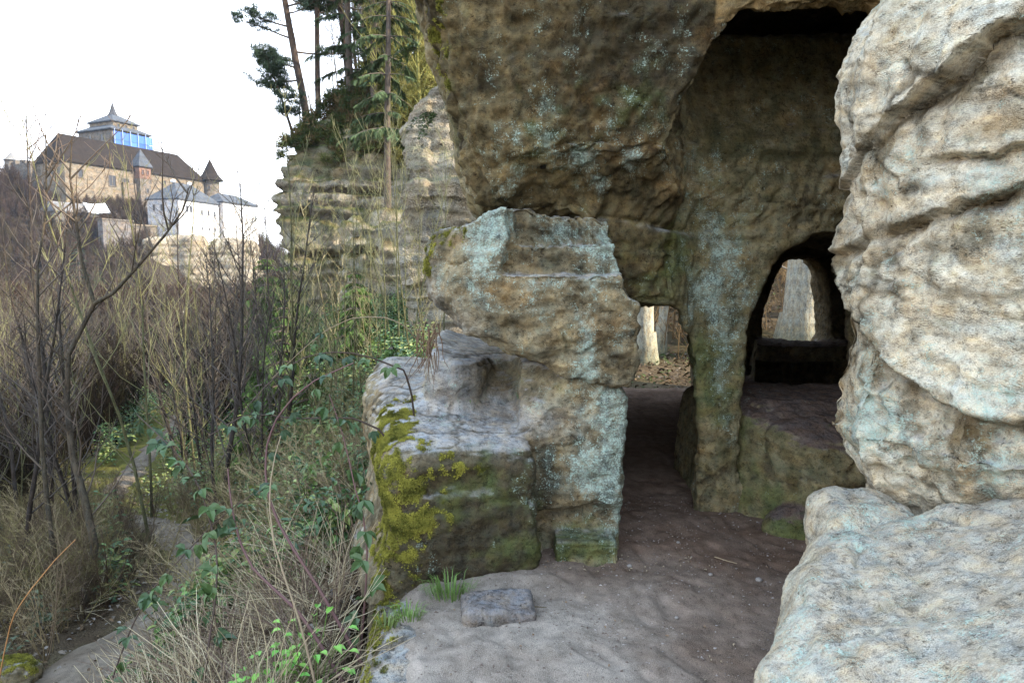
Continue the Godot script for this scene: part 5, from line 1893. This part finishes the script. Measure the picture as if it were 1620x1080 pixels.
# ------------------------------------------------------------------ undergrowth close by
func bramble(label: String, ctrl: Array, r0: float, col: Color, leaves: int, seed_: int, leaf_len: float, from := 0.1) -> void:
	var r := RandomNumberGenerator.new()
	r.seed = seed_
	var c := Curve3D.new()
	for k in ctrl.size():
		var t: Vector3 = (ctrl[mini(k + 1, ctrl.size() - 1)] - ctrl[maxi(k - 1, 0)]) * 0.2
		c.add_point(ctrl[k], -t, t)
	var pts := PackedVector3Array()
	var n := 26
	for k in n + 1:
		pts.append(c.sample_baked(c.get_baked_length() * k / n))
	var base: Vector3 = ctrl[0]
	var o := thing("bramble", label, "bramble", base)
	for k in pts.size():
		pts[k] -= base
	var g := Geo.new()
	g.tube(pts, r0, r0 * 0.35, 6, col, col * 1.2)
	part("cane", g.mesh(), m_plant, o)
	var th := Geo.new()
	for k in 40:
		var p := along(pts, r.randf())
		var d := Vector3(r.randf_range(-1, 1), r.randf_range(-1, 1), r.randf_range(-1, 1)).normalized()
		th.tri(p - Vector3(0.002, 0, 0), p + d * 0.009, p + Vector3(0.002, 0.002, 0), col)
	part("thorns", th.mesh(), m_plant, o)
	for k in leaves:
		var p := along(pts, lerpf(from, 1.0, (k + r.randf()) / leaves))
		var out := Vector3(r.randf_range(-1, 1), r.randf_range(-0.8, 0.35), r.randf_range(-0.4, 1)).normalized()
		var stalk := Geo.new()
		var e := p + out * r.randf_range(0.02, 0.05)
		stalk.tube(PackedVector3Array([p, (p + e) * 0.5 + Vector3(0, 0.004, 0), e]), 0.0016, 0.001, 3, Color(0.14, 0.12, 0.05))
		part("stalk", stalk.mesh(), m_plant, o)
		var face := Vector3(r.randf_range(-0.5, 0.5), 1, r.randf_range(-0.3, 0.8)).normalized()
		var green := Color(0.02, 0.045, 0.018).lerp(Color(0.06, 0.105, 0.026), r.randf())
		for q in 3:
			var dir := out.rotated(face, [0.0, 1.25, -1.25][q])
			dir = (dir - Vector3(0, 0.35, 0)).normalized()
			var lg := Geo.new()
			lg.leaf(Vector3.ZERO, dir, face, leaf_len * 1.25 * (1.0 if q == 0 else 0.8) * r.randf_range(0.85, 1.15), leaf_len * 0.75, green)
			part("leaf", lg.mesh(), m_leaf, o, e)


func grass_tuft(label: String, at: Vector3, blades: int, length: float, spread: float, seed_: int, col: Color) -> void:
	var r := RandomNumberGenerator.new()
	r.seed = seed_
	var o := thing("grass_tuft", label, "grass", at)
	var g := Geo.new()
	for k in blades:
		var a := r.randf() * TAU
		var out := Vector3(cos(a), 0, sin(a))
		var b := out * spread * sqrt(r.randf()) * Vector3(1.4, 0, 0.7)
		var l := length * r.randf_range(0.5, 1.1)
		var side := Vector3(-sin(a), 0, cos(a)) * 0.0022
		var m := b + out * l * 0.25 + Vector3.UP * l * 0.75
		var e := b + out * l * r.randf_range(0.5, 0.9) + Vector3.UP * l * r.randf_range(0.55, 1.0)
		var cc := col * r.randf_range(0.6, 1.3)
		g.quad(b - side, m - side * 0.8, m + side * 0.8, b + side, cc)
		g.tri(m - side * 0.8, e, m + side * 0.8, cc)
	part("blades", g.mesh(), m_leaf, o).set_meta("kind", "stuff")


func build_foreground() -> void:
	var purple := Color(0.13, 0.075, 0.07)
	var dark := Color(0.075, 0.055, 0.045)
	var tanc := Color(0.24, 0.185, 0.12)
	bramble("thin bramble arching highest from the mossy rock, green leaves at its top", [Vector3(-0.55, 0.75, -3.75), Vector3(-0.57, 1.03, -3.57), Vector3(-0.72, 1.11, -3.47), Vector3(-0.92, 1.15, -3.38), Vector3(-1.11, 1.08, -3.27), Vector3(-1.27, 0.89, -3.15)], 0.006, dark, 10, 1, 0.055, 0.25)
	bramble("dark bramble cane bowed level across the middle of the slope", [Vector3(-0.62, 0.3, -3.58), Vector3(-0.68, 0.72, -3.5), Vector3(-0.81, 0.80, -3.44), Vector3(-1.08, 0.82, -3.34), Vector3(-1.30, 0.86, -3.25), Vector3(-1.43, 0.78, -3.14)], 0.007, dark, 8, 2, 0.05, 0.35)
	bramble("purple-brown bramble sweeping up in a tall bow from the ledge's foot", [Vector3(-0.66, -0.2, -2.86), Vector3(-0.89, 0.12, -2.98), Vector3(-1.10, 0.37, -3.10), Vector3(-1.20, 0.60, -3.22), Vector3(-1.14, 0.85, -3.25), Vector3(-0.95, 1.03, -3.26), Vector3(-0.77, 1.11, -3.27)], 0.0085, purple, 5, 3, 0.05, 0.6)
	bramble("purple-brown bramble bowed low under the taller one", [Vector3(-0.72, -0.22, -2.76), Vector3(-0.95, 0.06, -2.87), Vector3(-1.18, 0.20, -2.98), Vector3(-1.31, 0.39, -3.10), Vector3(-1.38, 0.60, -3.22)], 0.009, purple, 0, 4, 0.05)
	bramble("pale bramble cane curving up nearest the bottom of the ledge", [Vector3(-0.72, -0.2, -2.46), Vector3(-0.85, 0.18, -2.58), Vector3(-0.98, 0.44, -2.70), Vector3(-1.03, 0.66, -2.82), Vector3(-1.02, 0.83, -2.94)], 0.006, tanc, 0, 5, 0.05)
	bramble("bramble hung with dark blue-green leaves climbing at the left over the path", [Vector3(-1.40, -0.65, -2.74), Vector3(-1.30, -0.05, -2.76), Vector3(-1.30, 0.24, -2.88), Vector3(-1.38, 0.43, -3.00), Vector3(-1.52, 0.63, -3.12), Vector3(-1.88, 0.84, -3.35)], 0.006, dark, 24, 6, 0.062, 0.12)
	bramble("leafy bramble rising from lower left to right above the bottom of the path", [Vector3(-2.05, -0.85, -3.02), Vector3(-1.80, -0.12, -3.06), Vector3(-1.55, 0.22, -3.08), Vector3(-1.31, 0.45, -3.10), Vector3(-1.13, 0.56, -3.12)], 0.005, dark, 18, 7, 0.055, 0.2)
	bramble("upright leafy bramble close against the yellow-green moss of the bench", [Vector3(-0.74, -0.35, -3.12), Vector3(-0.69, 0.25, -3.12), Vector3(-0.75, 0.52, -3.16), Vector3(-0.82, 0.75, -3.24), Vector3(-0.9, 0.95, -3.3)], 0.006, purple, 14, 8, 0.065, 0.1)
	bramble("orange-brown stalk at the bottom left corner", [Vector3(-2.5, -1.2, -2.9), Vector3(-2.26, -0.15, -2.86), Vector3(-2.12, 0.16, -2.87), Vector3(-2.05, 0.30, -3.08)], 0.005, Color(0.30, 0.15, 0.06), 2, 9, 0.045)
	bramble("slender bramble reaching left from under the stepped rock", [Vector3(-0.50, 1.05, -4.0), Vector3(-0.6, 1.25, -3.79), Vector3(-0.80, 1.30, -3.79), Vector3(-1.03, 1.23, -3.79), Vector3(-1.38, 0.94, -3.86)], 0.004, tanc, 3, 10, 0.04, 0.5)

	grass_tuft("large green grass tuft between the bench's foot and the flat stone", Vector3(-0.30, 0.0, -3.12), 130, 0.11, 0.085, 1, Color(0.10, 0.17, 0.035))
	grass_tuft("smaller green grass tuft on the sand near the ledge's edge", Vector3(-0.47, -0.01, -2.93), 70, 0.08, 0.05, 2, Color(0.12, 0.20, 0.04))
	grass_tuft("sparse grass tuft at the mossy corner of the ledge, leftmost of the tufts", Vector3(-0.56, -0.03, -2.90), 50, 0.07, 0.045, 3, Color(0.14, 0.19, 0.05))
	grass_tuft("tiny green sprout in the middle of the sandy bench top", Vector3(0.06, 0.80, -3.98), 26, 0.045, 0.02, 4, Color(0.09, 0.22, 0.04))
	grass_tuft("thin line of green blades at the back left of the bench top", Vector3(-0.28, 0.78, -3.95), 34, 0.035, 0.06, 5, Color(0.12, 0.20, 0.05))

	# a fresh green herb by the bottom edge
	var r := RandomNumberGenerator.new()
	r.seed = 12
	for a in [[Vector3(-1.0, -0.38, -2.62), 70, "bright green leafy herb left of the ledge at the bottom of the picture"], [Vector3(-0.86, -0.3, -2.78), 34, "smaller bright green herb behind the larger one beside the ledge"]]:
		var o := thing("green_herb", a[2], "herb", a[0])
		for k in a[1]:
			var ang := r.randf() * TAU
			var out := Vector3(cos(ang), 0, sin(ang))
			var e := out * 0.17 * sqrt(r.randf()) + Vector3(0, r.randf_range(0.16, 0.34), 0)
			var g := Geo.new()
			g.tube(PackedVector3Array([out * 0.03, e * 0.55 + Vector3(0, 0.02, 0), e]), 0.002, 0.0012, 3, Color(0.15, 0.26, 0.05))
			g.leaf(e, (out + Vector3(0, r.randf_range(-0.5, 0.2), 0)).normalized(), Vector3.UP + out * 0.3, r.randf_range(0.035, 0.06), 0.034, Color(0.10, 0.30, 0.035).lerp(Color(0.2, 0.38, 0.06), r.randf()))
			part("leaf", g.mesh(), m_leaf, o)

	# hanging ferns and sprigs on the overhang's left edge
	for a in [[Vector3(-0.50, 2.72, -3.72), "fern sprigs hanging high on the overhang's left edge"], [Vector3(-0.40, 2.38, -3.70), "small fern lower on the overhang's left edge"]]:
		var o := thing("fern", a[1], "fern", a[0])
		for k in 11:
			var g := Geo.new()
			var d := Vector3(-1.0, r.randf_range(-0.6, 0.5), r.randf_range(-0.6, 0.9))
			var pts := curve(Vector3.ZERO, d, r.randf_range(0.10, 0.2), 5, 0.15, -0.25, r)
			g.tube(pts, 0.0018, 0.0008, 3, Color(0.10, 0.09, 0.04))
			for q in 18:
				var p := along(pts, 0.1 + 0.9 * q / 18.0)
				g.leaf(p, Vector3(r.randf_range(-1, 1), r.randf_range(-0.4, 0.5), r.randf_range(-1, 1)).normalized(), Vector3(0, 1, 0.2), 0.026, 0.011, Color(0.06, 0.10, 0.03) * r.randf_range(0.7, 1.5))
			part("frond", g.mesh(), m_leaf, o)

	# roots hanging in the hollow under the stepped rock
	var ro := thing("dead_roots", "tangle of brown dead roots in the hollow under the stepped rock's left end", "roots", Vector3(-0.46, 1.12, -3.66))
	for k in 26:
		var g := Geo.new()
		g.tube(curve(Vector3(r.randf_range(-0.05, 0.06), r.randf_range(0.0, 0.15), r.randf_range(-0.08, 0.06)), Vector3(r.randf_range(-0.6, 0.3), -1, r.randf_range(-0.2, 0.6)), r.randf_range(0.12, 0.32), 5, 0.3, -0.1, r), 0.0035, 0.001, 4, Color(0.14, 0.09, 0.055))
		part("root", g.mesh(), m_plant, ro)

	# straw and dead stalks on the near slope
	var st := Geo.new()
	for k in 3:
		var pts := curve(Vector3.ZERO, Vector3(0.15, 1, 0), 0.6, 6, 0.13, -0.10, r)
		st.tube(pts, 0.0034, 0.0013, 3, Color.WHITE)
	var xf := []
	var cols := []
	for k in 5600:
		var z := -rng.randf_range(1.9, 6.5)
		var edge := ledge_edge(z) - 0.08
		var x := edge - 2.1 * pow(rng.randf(), 1.1) * (1.0 + 0.15 * (-z - 2.0))
		if track_distance(x, z) < 0.62 or na.get_noise_2d(x * 1.3, z * 1.3) < -0.22:
			continue
		var b := Basis.from_euler(Vector3(rng.randf_range(-1.25, 1.25), rng.randf() * TAU, rng.randf_range(-1.25, 1.25)))
		xf.append(Transform3D(b.scaled(Vector3.ONE * rng.randf_range(0.35, 1.05)), on_ground(x, z) + Vector3(0, rng.randf_range(-0.03, 0.16), 0)))
		cols.append([Color(0.46, 0.38, 0.24), Color(0.32, 0.25, 0.16), Color(0.16, 0.11, 0.085), Color(0.54, 0.46, 0.31), Color(0.20, 0.15, 0.10)][rng.randi() % 5] * rng.randf_range(0.7, 1.1))
	scatter("dead_stalks", st.mesh(), m_plant, xf, cols, self)

	# fallen leaves
	var lf := Geo.new()
	lf.leaf(Vector3(0, 0.004, 0), Vector3(0, 0.15, 1).normalized(), Vector3(0.2, 1, 0).normalized(), 0.048, 0.03, Color.WHITE)
	xf = []
	cols = []
	for k in 16000:
		var z := -1.6 - 13.0 * pow(rng.randf(), 1.4)
		var edge := ledge_edge(z) - 0.05
		var x := edge - rng.randf() * (1.9 - z * 0.55)
		if track_distance(x, z) < 0.5 and rng.randf() < (0.8 if z > -6.0 else 0.45):
			continue
		var b := Basis.from_euler(Vector3(rng.randf_range(-0.6, 0.6), rng.randf() * TAU, rng.randf_range(-0.6, 0.6)))
		xf.append(Transform3D(b.scaled(Vector3.ONE * rng.randf_range(0.6, 1.4)), on_ground(x, z) + Vector3(0, rng.randf() * 0.03, 0)))
		cols.append([Color(0.16, 0.11, 0.065), Color(0.20, 0.165, 0.13), Color(0.09, 0.06, 0.038), Color(0.27, 0.24, 0.21)][rng.randi() % 4] * rng.randf_range(0.6, 1.1))
	for k in 7000:
		var z := -rng.randf_range(9.2, 18.0)
		var x := rng.randf_range(0.2, 9.5)
		xf.append(Transform3D(Basis.from_euler(Vector3(rng.randf_range(-0.6, 0.6), rng.randf() * TAU, rng.randf_range(-0.6, 0.6))).scaled(Vector3.ONE * rng.randf_range(1.0, 2.2)), on_ground(x, z) + Vector3(0, rng.randf() * 0.04, 0)))
		cols.append([Color(0.16, 0.11, 0.065), Color(0.20, 0.165, 0.13), Color(0.09, 0.06, 0.038), Color(0.07, 0.09, 0.035)][rng.randi() % 4] * rng.randf_range(0.6, 1.1))
	scatter("leaf_litter", lf.mesh(), m_plant, xf, cols, self)

	# evergreen ground cover on the bank
	var gl := Geo.new()
	for k in 7:
		var a := r.randf() * TAU
		var d := Vector3(cos(a), r.randf_range(-0.2, 0.5), sin(a)).normalized()
		gl.leaf(Vector3(r.randf_range(-0.1, 0.1), r.randf_range(0, 0.14), r.randf_range(-0.1, 0.1)), d, Vector3(0.1, 1, 0.2).normalized(), 0.075, 0.045, Color.WHITE.darkened(r.randf() * 0.3))
	xf = []
	cols = []
	for k in 19000:
		var d := 4.2 + 20.0 * pow(rng.randf(), 1.35)
		var x := rng.randf_range(-0.62, -0.12) * d
		if na.get_noise_2d(x * 0.45 + 30, -d * 0.45) + 0.9 * smoothstep(-0.5, -0.2, x / d) < 0.12 or track_distance(x, -d) < 0.6:
			continue
		if x > ledge_edge(-d) - 0.15 and d < 9.5:
			continue
		var p := on_ground(x, -d) + Vector3(0, rng.randf() * (0.3 + 0.02 * d) * (1.0 + na.get_noise_2d(x * 1.1, d * 1.1)), 0)
		xf.append(Transform3D(Basis.from_euler(Vector3(rng.randf_range(-0.4, 0.4), rng.randf() * TAU, rng.randf_range(-0.4, 0.4))).scaled(Vector3.ONE * rng.randf_range(0.5, 1.15) * (1.0 + 0.02 * d)), p))
		cols.append([Color(0.045, 0.105, 0.03), Color(0.10, 0.18, 0.035), Color(0.20, 0.24, 0.06), Color(0.06, 0.13, 0.04)][rng.randi() % 4] * rng.randf_range(0.7, 1.3))
	scatter("evergreen_ground_cover", gl.mesh(), m_leaf, xf, cols, self)

	# young spruces on the bank
	var spots := [
		[Vector2(-3.35, -8.9), 1.5, "young spruce nearest the path on the green bank"], [Vector2(-2.6, -8.6), 1.25, "young spruce at the middle of the bank, behind the bowed brambles"],
		[Vector2(-3.9, -11.6), 1.9, "young spruce behind the one nearest the path"], [Vector2(-2.9, -12.4), 2.0, "young spruce before the foot of the layered cliff"],
		[Vector2(-4.9, -14.5), 2.4, "young spruce at the left of the bank's group, below the castle rock"], [Vector2(-3.6, -15.6), 2.2, "farther young spruce left of the rock column"],
		[Vector2(-5.9, -18.0), 3.0, "tallest young spruce in the shade left of the layered cliff's foot"], [Vector2(-1.75, -9.8), 1.0, "small young spruce close to the mossy bench"],
		[Vector2(-7.4, -20.5), 3.2, "young spruce at the thicket's edge in the hazy middle distance"], [Vector2(-8.6, -24.0), 3.6, "farthest young spruce before the valley thicket"],
	]
	var k2 := 0
	for s in spots:
		var p: Vector2 = s[0]
		spruce("young_spruce", s[2], on_ground(p.x, p.y, 0.1), s[1] * 1.25, 0.03, 0.02, s[1] * 0.55, 13, 600 + k2, Color(0.095, 0.15, 0.045), "young spruces on the bank", 8, 0.8)
		k2 += 1

	# low dark thicket at the path's left edge and across its bend
	xf = []
	cols = []
	for k in 420:
		var z := -rng.randf_range(3.6, 9.5)
		var x := z * rng.randf_range(0.42, 0.85)
		if x > -2.9 or track_distance(x, z) < (0.55 if z > -6.4 else 0.15):
			continue
		xf.append(Transform3D(Basis.from_euler(Vector3(rng.randf_range(-0.5, 0.5), rng.randf() * TAU, rng.randf_range(-0.3, 0.3))).scaled(Vector3.ONE * rng.randf_range(0.12, 0.34)), on_ground(x, z)))
		cols.append([Color(0.10, 0.075, 0.055), Color(0.15, 0.115, 0.075), Color(0.20, 0.17, 0.09)][rng.randi() % 3] * rng.randf_range(0.6, 1.2))
	var low := sapling(3.0, 0.022, 95, Color(0.6, 0.55, 0.5), Color(0.8, 0.75, 0.7), 26, 0.06, 3)
	scatter("low_thicket", low[1], m_plant, xf, cols, self)
	scatter("low_thicket_stems", low[0], m_plant, xf, cols, self)
	xf = []
	cols = []
	for k in 900:
		var z := -rng.randf_range(3.4, 9.0)
		var x := z * rng.randf_range(0.45, 0.85)
		if x > -2.5 or track_distance(x, z) < 0.5 or na.get_noise_2d(x * 0.9 + 70, z * 0.9) < 0.0:
			continue
		xf.append(Transform3D(Basis.from_euler(Vector3(rng.randf_range(-0.4, 0.4), rng.randf() * TAU, rng.randf_range(-0.4, 0.4))).scaled(Vector3.ONE * rng.randf_range(0.5, 1.0)), on_ground(x, z) + Vector3(0, rng.randf() * 0.25, 0)))
		cols.append(Color(0.035, 0.065, 0.03).lerp(Color(0.08, 0.10, 0.04), rng.randf()))
	scatter("dark_ground_cover", gl.mesh(), m_leaf, xf, cols, self)

	# sunlit tangle of thin pale twigs over the slope and the valley edge
	xf = []
	cols = []
	for k in 900:
		var d := 4.6 + 6.0 * pow(rng.randf(), 1.2)
		var x := rng.randf_range(-0.74, -0.2) * d
		if track_distance(x, -d) < 0.45 or x > ledge_edge(-d) - 0.3:
			continue
		xf.append(Transform3D(Basis.from_euler(Vector3(rng.randf_range(-0.7, 0.7), rng.randf() * TAU, rng.randf_range(-0.6, 0.6))).scaled(Vector3.ONE * rng.randf_range(0.16, 0.42)), on_ground(x, -d)))
		cols.append([Color(0.30, 0.24, 0.14), Color(0.19, 0.165, 0.07), Color(0.13, 0.095, 0.06)][rng.randi() % 3] * rng.randf_range(0.7, 1.3))
	var pale := sapling(2.8, 0.014, 97, Color(0.8, 0.76, 0.7), Color.WHITE, 16, 0.02, 2)
	scatter("pale_twigs", pale[1], m_plant, xf, cols, self)
	scatter("pale_twig_stems", pale[0], m_plant, xf, cols, self)

	# mossy stumps by the path
	for a in [[Vector2(-2.55, -6.3), 0.17, "moss-topped boulder beside the path under the leaning sapling"], [Vector2(-3.55, -4.55), 0.13, "small moss-topped stone at the path's left edge by the bottom corner"]]:
		var p: Vector2 = a[0]
		var c := on_ground(p.x, p.y) + Vector3(0, a[1] * 0.4, 0)
		var moss := []
		var rad: float = a[1]
		var mesh := rock(func(q): return sd_ell(q, c, Vector3(rad * 1.5, rad, rad * 1.2)), c - Vector3.ONE * rad * 2.0, c + Vector3.ONE * rad * 2.0, 0.03,
			func(q, _n): return weather(q, 0.06, 0.02, 0.0, 0.0),
			func(q, n, out): return stone(q, n, out, 0, [[c + Vector3(0, rad, 0), Vector3(rad * 1.6, rad * 0.7, rad * 1.4), 1.1, 1]], 0.0), moss)
		rock_thing("mossy_stone", a[2], mesh, moss)

	# pebbles and twigs on the floor
	var pebbles := [[Vector3(1.02, 0.006, -3.35), 0.012], [Vector3(0.63, 0.005, -3.5), 0.014], [Vector3(0.75, 0.004, -2.95), 0.010], [Vector3(0.48, 0.004, -2.75), 0.008], [Vector3(1.25, 0.005, -3.3), 0.018], [Vector3(0.95, 0.004, -3.75), 0.010], [Vector3(0.35, 0.004, -2.62), 0.007]]
	var names := ["pale pebble on the dark sand, below the green-tinged sill", "pale pebble beside the pillar's foot", "small pebble in the middle of the sandy floor", "small pebble on the pale sand nearer the camera", "largest pebble on the floor, close to the broad boulder", "pebble in the shade of the doorway", "tiny pebble nearest the camera"]
	for k in pebbles.size():
		var s := SphereMesh.new()
		s.radius = pebbles[k][1]
		s.height = s.radius * 1.3
		s.radial_segments = 10
		s.rings = 5
		var pm := StandardMaterial3D.new()
		pm.albedo_color = Color(0.52, 0.49, 0.46)
		pm.roughness = 0.9
		var at: Vector3 = pebbles[k][0]
		at.y += floor_height(at.x, at.z)
		var pb := part("pebble", s, pm, self, at)
		tag(pb, names[k], "pebble", "pebbles on the cave floor")
	var twigs := [[Vector3(1.10, 0.012, -3.55), 0.12, 0.6, "straw-coloured twig on the dark floor before the sill"], [Vector3(0.10, 0.012, -3.0), 0.06, 0.1, "short dark twig on the sand right of the flat stone"], [Vector3(0.1, 0.735, -3.75), 0.09, 0.0, "thin twig lying on the sandy bench top"]]
	for t in twigs:
		var g := Geo.new()
		var l: float = t[1]
		g.tube(curve(Vector3.ZERO, Vector3(cos(t[2]), 0, sin(t[2])), l, 5, 0.08, 0.0, r), 0.0035, 0.002, 5, Color(0.32, 0.24, 0.15) if l > 0.1 else Color(0.10, 0.075, 0.05))
		var tw := part("twig", g.mesh(), m_plant, self, t[0])
		tag(tw, t[3], "twig")
	# bits of dead leaf and straw blown onto the floor
	xf = []
	cols = []
	for k in 330:
		var x := rng.randf_range(-0.5, 1.7)
		var z := -rng.randf_range(1.9, 4.6)
		if rng.randf() < 0.4:
			x = lerpf(x, 0.25 + 0.4 * rng.randf(), 0.5)
			z = -3.4 - 0.2 * rng.randf()
		xf.append(Transform3D(Basis.from_euler(Vector3(rng.randf_range(-0.3, 0.3), rng.randf() * TAU, rng.randf_range(-0.3, 0.3))).scaled(Vector3(rng.randf_range(0.15, 0.6), 0.6, rng.randf_range(0.2, 0.8)) * 0.7), Vector3(x, floor_height(x, z) + 0.003, z)))
		cols.append([Color(0.20, 0.13, 0.08), Color(0.32, 0.25, 0.17), Color(0.11, 0.075, 0.05)][rng.randi() % 3])
	scatter("floor_litter", lf.mesh(), m_plant, xf, cols, self)
	# crumbs of earth and bark, too many to count
	var cr := Geo.new()
	cr.tri(Vector3(-0.006, 0, 0.003), Vector3(0, 0.006, 0), Vector3(0.006, 0, 0.003), Color.WHITE)
	cr.tri(Vector3(0.006, 0, 0.003), Vector3(0, 0.006, 0), Vector3(0, 0, -0.006), Color.WHITE)
	cr.tri(Vector3(0, 0, -0.006), Vector3(0, 0.006, 0), Vector3(-0.006, 0, 0.003), Color.WHITE)
	xf = []
	cols = []
	for k in 5200:
		var x := rng.randf_range(-0.55, 1.9)
		var z := rng.randf_range(-4.6, -1.9)
		if na.get_noise_2d(x * 2.0, z * 2.0) < -0.1 and rng.randf() < 0.7:
			continue
		xf.append(Transform3D(Basis.from_euler(Vector3(0, rng.randf() * TAU, rng.randf_range(-0.5, 0.5))).scaled(Vector3(rng.randf_range(0.4, 1.6), rng.randf_range(0.3, 1.0), rng.randf_range(0.4, 1.2)) * rng.randf_range(0.5, 1.2)), Vector3(x, floor_height(x, z), z)))
		cols.append(Color(0.11, 0.08, 0.065).lerp(Color(0.34, 0.30, 0.27), pow(rng.randf(), 2.5)))
	scatter("floor_crumbs", cr.mesh(), m_plant, xf, cols, self)
